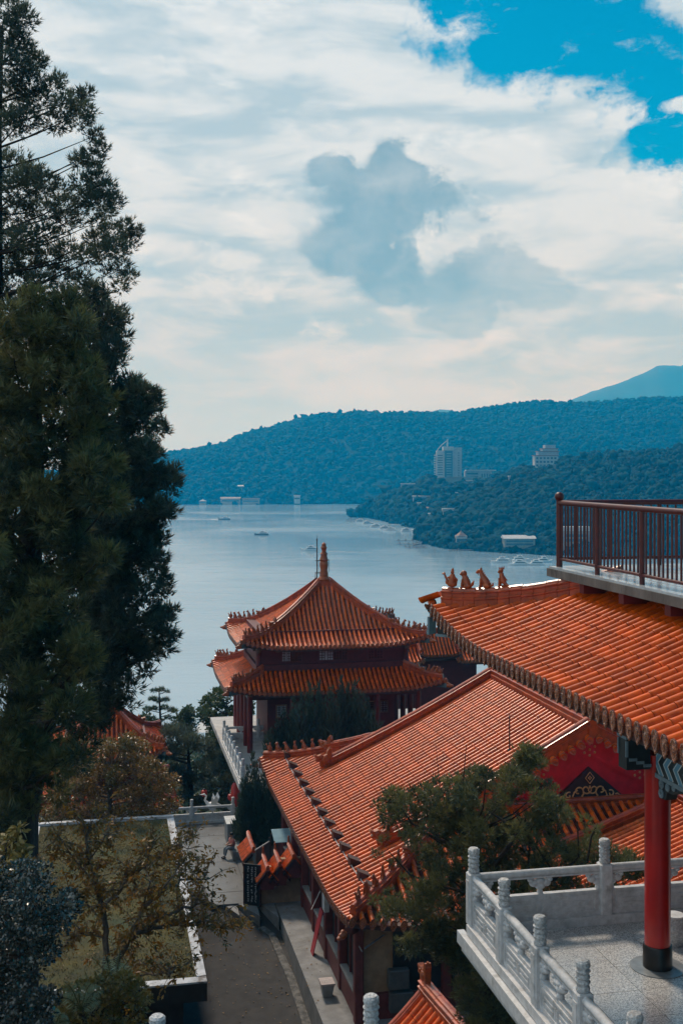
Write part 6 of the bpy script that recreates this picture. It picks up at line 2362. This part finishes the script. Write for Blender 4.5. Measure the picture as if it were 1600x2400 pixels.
def flames(name, label, tips, Y, ybase, w, m, per, L0, L1, dY=.6, grp=None):
    """upright flame shaped sprays, each a stack of clumps tapering to a tip"""
    cl = []
    for (x, y) in tips:
        Yc = Y + random.uniform(-dY, dY)
        n = max(4, int((ybase - y) / (w * .55)))
        ti = random.uniform(.0, .7)
        for i in range(n):
            f = (i + .3) / n
            r_ = w * (.22 + .78 * min(1, f * 2.0))
            cl.append((PX(x + random.uniform(-2, 2), y + (ybase - y) * f, Yc), r_ * Y / F, ti, 1.3))
    xs = sum(t_[0] for t_ in tips) / len(tips)
    tk_ = trunk_px([(xs, ybase), (xs, ybase - 40)], Y)
    return tree(name, label, 'conifer tree', tk_[0], tk_, [.2, .16, .06], cl, m, BARK, per, L0, L1, 5, .22, .09, 1.3, .35, limbs=.0, grp=grp, shell=.4, ref=w * Y / F)


flames('cypress', 'dark cluster of pointed cypresses in front of the pagoda', [(632, 1712), (650, 1690), (668, 1668), (690, 1640), (708, 1625), (728, 1606), (745, 1600), (758, 1640), (778, 1612), (800, 1586), (815, 1606), (832, 1602), (848, 1628), (862, 1642), (876, 1672), (888, 1700), (655, 1725), (700, 1690), (742, 1668), (790, 1660), (830, 1670), (868, 1712), (720, 1720), (770, 1712), (810, 1720)], 68, 1790, 19, CYP, 46, .22, .45)
flames('cypress', 'dark cypress clump between the courtyard and the hall corner', [(592, 1768), (580, 1800), (570, 1830), (604, 1790), (565, 1862), (618, 1815), (632, 1842), (598, 1840), (645, 1866), (655, 1890), (668, 1905), (615, 1880), (580, 1890), (640, 1910), (560, 1905)], 62.6, 1972, 17, CYP, 40, .2, .4, .5)

# pines and broadleaf trees on the slope beyond the courtyard
ppine = [(378, 1708), (420, 1692), (468, 1702), (510, 1735), (540, 1790), (548, 1850), (520, 1885), (440, 1885), (425, 1840), (395, 1800), (358, 1765), (352, 1725)]
clp = fill(ppine, 60, 18, 30, 80, 2.5, (.0, .5), .55)
tk = trunk_px([(450, 1900), (445, 1820), (440, 1740)], 80)
tree('pine', 'dark dense pine with layered pads beyond the courtyard balustrade', 'pine tree', tk[0], tk, [.28, .24, .18, .06], clp, JUN_D, BARK, 120, .22, .42, 6, .5, .07, .5, .7, limbs=.3, r0=.07, ref=.72)
cls = spots([(362, 1618, 10), (378, 1616, 9), (392, 1620, 8), (358, 1638, 11), (372, 1642, 12), (390, 1640, 10), (345, 1662, 12), (362, 1660, 11), (385, 1658, 12), (402, 1664, 12), (340, 1682, 9), (358, 1684, 10), (395, 1682, 10), (410, 1668, 7), (375, 1690, 9), (352, 1697, 9)], 100, .4, (.3, .9), .45)
tk = trunk_px([(377, 1730), (376, 1680), (374, 1640), (373, 1614)], 100)
tree('pine', 'slender young pine standing alone against the lake', 'pine tree', tk[0], tk, [.16, .13, .10, .08, .03], cls, BROAD, BARK, 85, .16, .34, 6, .5, .07, .5, .6, limbs=.9, r0=.05, ref=.40)
prt = [(470, 1700), (462, 1672), (480, 1645), (505, 1622), (540, 1612), (575, 1620), (590, 1660), (590, 1710), (540, 1720), (490, 1715)]
clr = fill(prt, 42, 11, 20, 95, 2.0, (.1, .9), .8)
tk = trunk_px([(530, 1760), (530, 1700), (532, 1650)], 95)
tree('broadleaf_tree', 'round leafy green tree left of the pagoda columns', 'tree', tk[0], tk, [.25, .2, .15, .05], clr, BROAD, BARK, 110, .22, .38, width=.30, mode='leaf', upb=.3, outb=.8, limbs=.5, r0=.07, ref=.55)
for (poly, n, Y, lab) in (([(300, 1700), (320, 1672), (350, 1668), (365, 1700), (355, 1730), (310, 1735)], 22, 104, 'small leafy bush by the orange eave above the lake'),
                          ([(490, 1725), (560, 1715), (580, 1760), (545, 1800), (500, 1790)], 26, 84, 'olive bush between the dark pine and the podium'),
                          ([(395, 1700), (440, 1665), (470, 1690), (450, 1720), (410, 1725)], 20, 98, 'feathery bush right of the slender pine'),
                          ([(330, 1725), (370, 1715), (380, 1760), (350, 1780), (325, 1770)], 18, 92, 'small bush under the slender pine')):
    clb = fill(poly, n, 9, 16, Y, 1.2, (.1, .9), .8)
    cx_ = sum(p_[0] for p_ in poly) / len(poly)
    cy_ = sum(p_[1] for p_ in poly) / len(poly)
    tk = trunk_px([(cx_, cy_ + 30), (cx_, cy_)], Y)
    tree('bush', lab, 'bush', tk[0], tk, [.12, .10, .04], clb, BROAD, BARK, 90, .16, .30, width=.30, mode='leaf', upb=.3, outb=.8, limbs=.5, r0=.04, ref=.42)

# undergrowth covering the slope to the lake and the hillside at left
n = 5200
a_ = RNG.uniform(-60, 40, n)
b_ = np.concatenate([RNG.uniform(72, 268, n - 1800), RNG.uniform(14, 60, 1800)])
a_[n - 1800:] = RNG.uniform(-40, -5.2, 1800)
ok = ~((a_ > 6) & (b_ < 84)) & ~((a_ > -5) & (a_ < 6) & (b_ > 73) & (b_ < 84))
a_, b_ = a_[ok], b_[ok]
P = np.stack([a_ * CY - b_ * SY, a_ * SY + b_ * CY, ground_z(a_, b_) + RNG.uniform(.2, 1.3, len(a_))], 1)
cl = [(P[i], random.uniform(.7, 1.5), random.uniform(0, .8), .8) for i in range(len(P))]
V_, F_, T_ = crown_arrays(cl, 26, .25, .5, 1, .3, .35, .4, .7, 'leaf', 0, .4)
tag(link('undergrowth', np_mesh('undergrowth', V_, F_, BROAD, T_)), kind='stuff')

# russet tree beyond the flat roof
YO = 60.5
po = [(262, 1730), (300, 1722), (335, 1742), (368, 1778), (402, 1822), (425, 1868), (430, 1912), (380, 1922), (320, 1920), (250, 1916), (180, 1916), (110, 1925), (85, 1905), (110, 1868), (105, 1830), (150, 1790), (195, 1752)]
clo = fill(po, 210, 12, 22, YO, 2.2, (.0, .75), .85)
tk = trunk_px([(255, 1935), (258, 1860), (262, 1800)], YO)
ot = tree('russet_tree', 'russet leaved spreading tree just beyond the mossy flat roof', 'tree', tk[0], tk, [.20, .17, .12, .05], clo, AUT2, BARK_PALE, 150, .10, .18, width=.28, mode='leaf', upb=.1, outb=.6, limbs=.75, r0=.035, droop=.4, ref=.42)

# orange-leaved tree leaning over the flat roof
YF = 24.0
ft = thing('orange_leaf_tree', 'open branched tree with orange tipped leaves leaning over the mossy roof', 'tree', PX(252, 2345, YF), 0)
o_ = Vector(ft.location)
m_ = MB()
skel = [([(252, 2400), (262, 2300), (276, 2245), (300, 2205), (335, 2178), (420, 2166), (470, 2160)], .10), ([(250, 2330), (248, 2200), (240, 2120), (225, 2070), (210, 2020), (198, 1975), (216, 1925)], .075),
        ([(242, 2130), (290, 2070), (340, 2030), (362, 1975)], .04), ([(300, 2205), (335, 2130), (385, 2085), (435, 2062), (490, 2060)], .05), ([(335, 2178), (420, 2135), (480, 2112), (540, 2150)], .04),
        ([(340, 2030), (400, 1995), (450, 1962)], .025), ([(262, 2300), (330, 2287), (400, 2280), (445, 2255)], .03), ([(240, 2150), (200, 2115), (165, 2098)], .022), ([(225, 2070), (180, 2020), (150, 1975), (135, 1960)], .022),
        ([(248, 2200), (190, 2190), (150, 2195)], .016), ([(385, 2085), (420, 2030), (440, 1990)], .022), ([(420, 2166), (500, 2175), (545, 2175)], .02), ([(335, 2130), (350, 2070), (345, 2010)], .02), ([(210, 2020), (250, 1960), (262, 1930)], .016)]
lp, ld, lt_ = [], [], []
Yv = {}
for k, (L, r_) in enumerate(skel):
    P = []
    for i, (x, y) in enumerate(L):
        key = (x, y)
        if key not in Yv:
            Yv[key] = YF + (0 if k < 2 and i < 3 else random.uniform(-.9, .9))
        P.append(PX(x, y, Yv[key]))
    fin = []
    for i in range(len(P) - 1):
        for j in range(4):
            q = P[i].lerp(P[i + 1], j / 4)
            fin.append(q + Vector((random.gauss(0, .02), random.gauss(0, .02), random.gauss(0, .02))))
    fin.append(P[-1])
    m_.tube([q - o_ for q in fin], [r_ * (1 - .75 * i / (len(fin) - 1)) for i in range(len(fin))], 7)
    # twigs with leaves
    st0 = 6 if k < 2 else 2
    for i in range(st0, len(fin)):
        for q_ in range(3):
            d = Vector((random.gauss(0, 1), random.gauss(0, 1), random.gauss(.35, .7))).normalized()
            ln = random.uniform(.25, .75)
            a = fin[i]
            e = a + d * ln
            mid = a.lerp(e, .5) + Vector((0, 0, .05))
            m_.tube([a - o_, mid - o_, e - o_], [.010, .007, .003], 4, False)
            tt = random.uniform(0, .9)
            for w_ in range(int(25 * ln) + 6):
                f = random.uniform(.2, 1.05)
                q = a.lerp(e, f)
                lp.append((q.x + random.gauss(0, .03), q.y + random.gauss(0, .03), q.z + random.gauss(0, .03)))
                ld.append((d.x * .4 + random.gauss(0, .6), d.y * .4 + random.gauss(0, .6), d.z * .3 - .25 + random.gauss(0, .4)))
                lt_.append(min(1, max(0, tt * f + random.gauss(0, .15))))
m_.build('trunk', BARK_PALE, ft, True)
V_, F_, T_ = leaves(np.array(lp) - np.array(o_), unit(np.array(ld)), RNG.uniform(.08, .15, len(lp)), .20, np.array(lt_), .15)
link('crown', np_mesh('crown', V_, F_, AUT, T_), ft)

# glossy dark shrub in the lower left corner
ps_ = [(-40, 2045), (20, 2025), (75, 2030), (125, 2055), (162, 2105), (172, 2165), (152, 2235), (140, 2320), (112, 2380), (100, 2440), (-40, 2440)]
clg = fill(ps_, 105, 24, 40, 17.5, .9, (.0, .8), .9)
tk = [PX(40, 2500, 17.5) + Vector((0, 0, -1.2)), PX(45, 2350, 17.5), PX(50, 2200, 17.5)]
tree('shrub', 'dense dark shrub with glossy leaves in the lower left corner', 'shrub', tk[0], tk, [.12, .09, .03], clg, GLOSSY, BARK, 170, .042, .075, width=.34, mode='leaf', upb=.25, outb=.7, limbs=.4, r0=.02, ref=.21)
# olive-leaved shrub above it, at the very edge
clg = fill([(-20, 1950), (40, 1935), (62, 1965), (70, 2020), (30, 2045), (-20, 2050)], 16, 14, 24, 19, .4, (.3, 1), .8)
tk = [PX(0, 2120, 19) + Vector((0, 0, -2)), PX(5, 2060, 19), PX(15, 1990, 19)]
tree('shrub', 'thin yellow green shrub at the left edge above the glossy one', 'shrub', tk[0], tk, [.06, .05, .02], clg, OLIVE, BARK, 40, .10, .18, width=.22, mode='leaf', upb=.0, outb=.6, limbs=.8, r0=.012, droop=.5, ref=.14)
# low russet shrub along the bottom
clg = fill([(130, 2330), (200, 2300), (270, 2290), (330, 2305), (352, 2345), (350, 2400), (345, 2440), (120, 2440)], 70, 13, 26, 20, .7, (.0, .9), .8)
tk = [PX(230, 2520, 20) + Vector((0, 0, -1.0)), PX(232, 2420, 20), PX(240, 2370, 20)]
tree('shrub', 'low olive and russet shrub at the bottom edge beside the ferns', 'shrub', tk[0], tk, [.08, .06, .02], clg, OLIVE, BARK, 90, .05, .10, width=.30, mode='leaf', upb=.3, outb=.7, limbs=.5, r0=.014, ref=.15)


# ferns
def fern(label, c, fronds, Y):
    o = PX(*c, Y)
    t = thing('fern', label, 'fern', o, 0, 'ferns at the bottom left')
    for (x, y, bend) in fronds:
        e = PX(x, y, Y + random.uniform(-.3, .3)) - o
        P = []
        n = 22
        for i in range(n + 1):
            f = i / n
            P.append(e * f + Vector((0, 0, bend * math.sin(f * math.pi))))
        lp, ld, ll = [], [], []
        side0 = e.cross(Vector((0, -1, .35))).normalized()
        for i in range(2, n):
            f = i / n
            tan = (P[i + 1] - P[i - 1]).normalized()
            for s_ in (-1, 1):
                lp.append(P[i])
                ld.append(side0 * s_ + tan * .55 + Vector((0, 0, -.15)))
                ll.append(.14 * math.sin(math.pi * min(1, .18 + f * .85)) + .02)
        V_, F_, T_ = leaves(np.array([p_[:] for p_ in lp]), unit(np.array([d[:] for d in ld])), np.array(ll), .06, np.full(len(lp), random.uniform(.2, 1)), 0)
        fo = link('frond', np_mesh('frond', V_, F_, FERN, T_), t)
        MB().tube(P, [.008] * n + [.002], 4, False).build('stalk', OLIVE, fo)


fern('large pale fern arching below the orange leaved tree', (268, 2330), [(218, 2245, .10), (245, 2228, .06), (282, 2225, .05), (300, 2255, .10), (225, 2275, .10), (310, 2265, .12), (255, 2240, .05)], 20.5)
fern('second pale fern lower down beside the glossy shrub', (190, 2370), [(150, 2300, .10), (215, 2305, .10), (245, 2320, .12), (140, 2340, .08), (240, 2345, .08), (180, 2300, .05)], 19.0)
fern('yellow green fern at the bottom edge near the glossy shrub', (130, 2410), [(100, 2370, .08), (150, 2380, .10), (165, 2395, .06), (95, 2395, .06)], 18.5)

# fallen leaves on road, pavement, courtyard and the mossy roof
n = 900
a_ = np.concatenate([RNG.uniform(3.4, 8.9, 250), RNG.uniform(1.0, 8.5, 150), RNG.uniform(-3.0, 3.3, 500)])
b_ = np.concatenate([RNG.uniform(42, 54, 250), RNG.uniform(56, 67, 150), RNG.uniform(40, 58, 500)])
zr_ = np.interp(b_, [44, 48, 52, 53.6, 55, 56], [-21.8, -21.62, -21.42, -21.12, -20.84, -20.72]) + .03
zl = np.where(a_ > 8.06, -20.69, zr_)
zl[250:400] = -20.685
zl[400:] = -21.3 + 3.80 + .06
P = np.stack([a_ * CY - b_ * SY, a_ * SY + b_ * CY, zl], 1)
D = unit(np.concatenate([RNG.normal(0, 1, (n, 2)), RNG.normal(.1, .15, (n, 1))], 1))
V_, F_, T_ = leaves(P, D, RNG.uniform(.06, .13, n), .28, RNG.random(n), 0, 1.6)
tag(link('leaf_litter', np_mesh('leaf_litter', V_, F_, LITTER, T_)), kind='stuff')
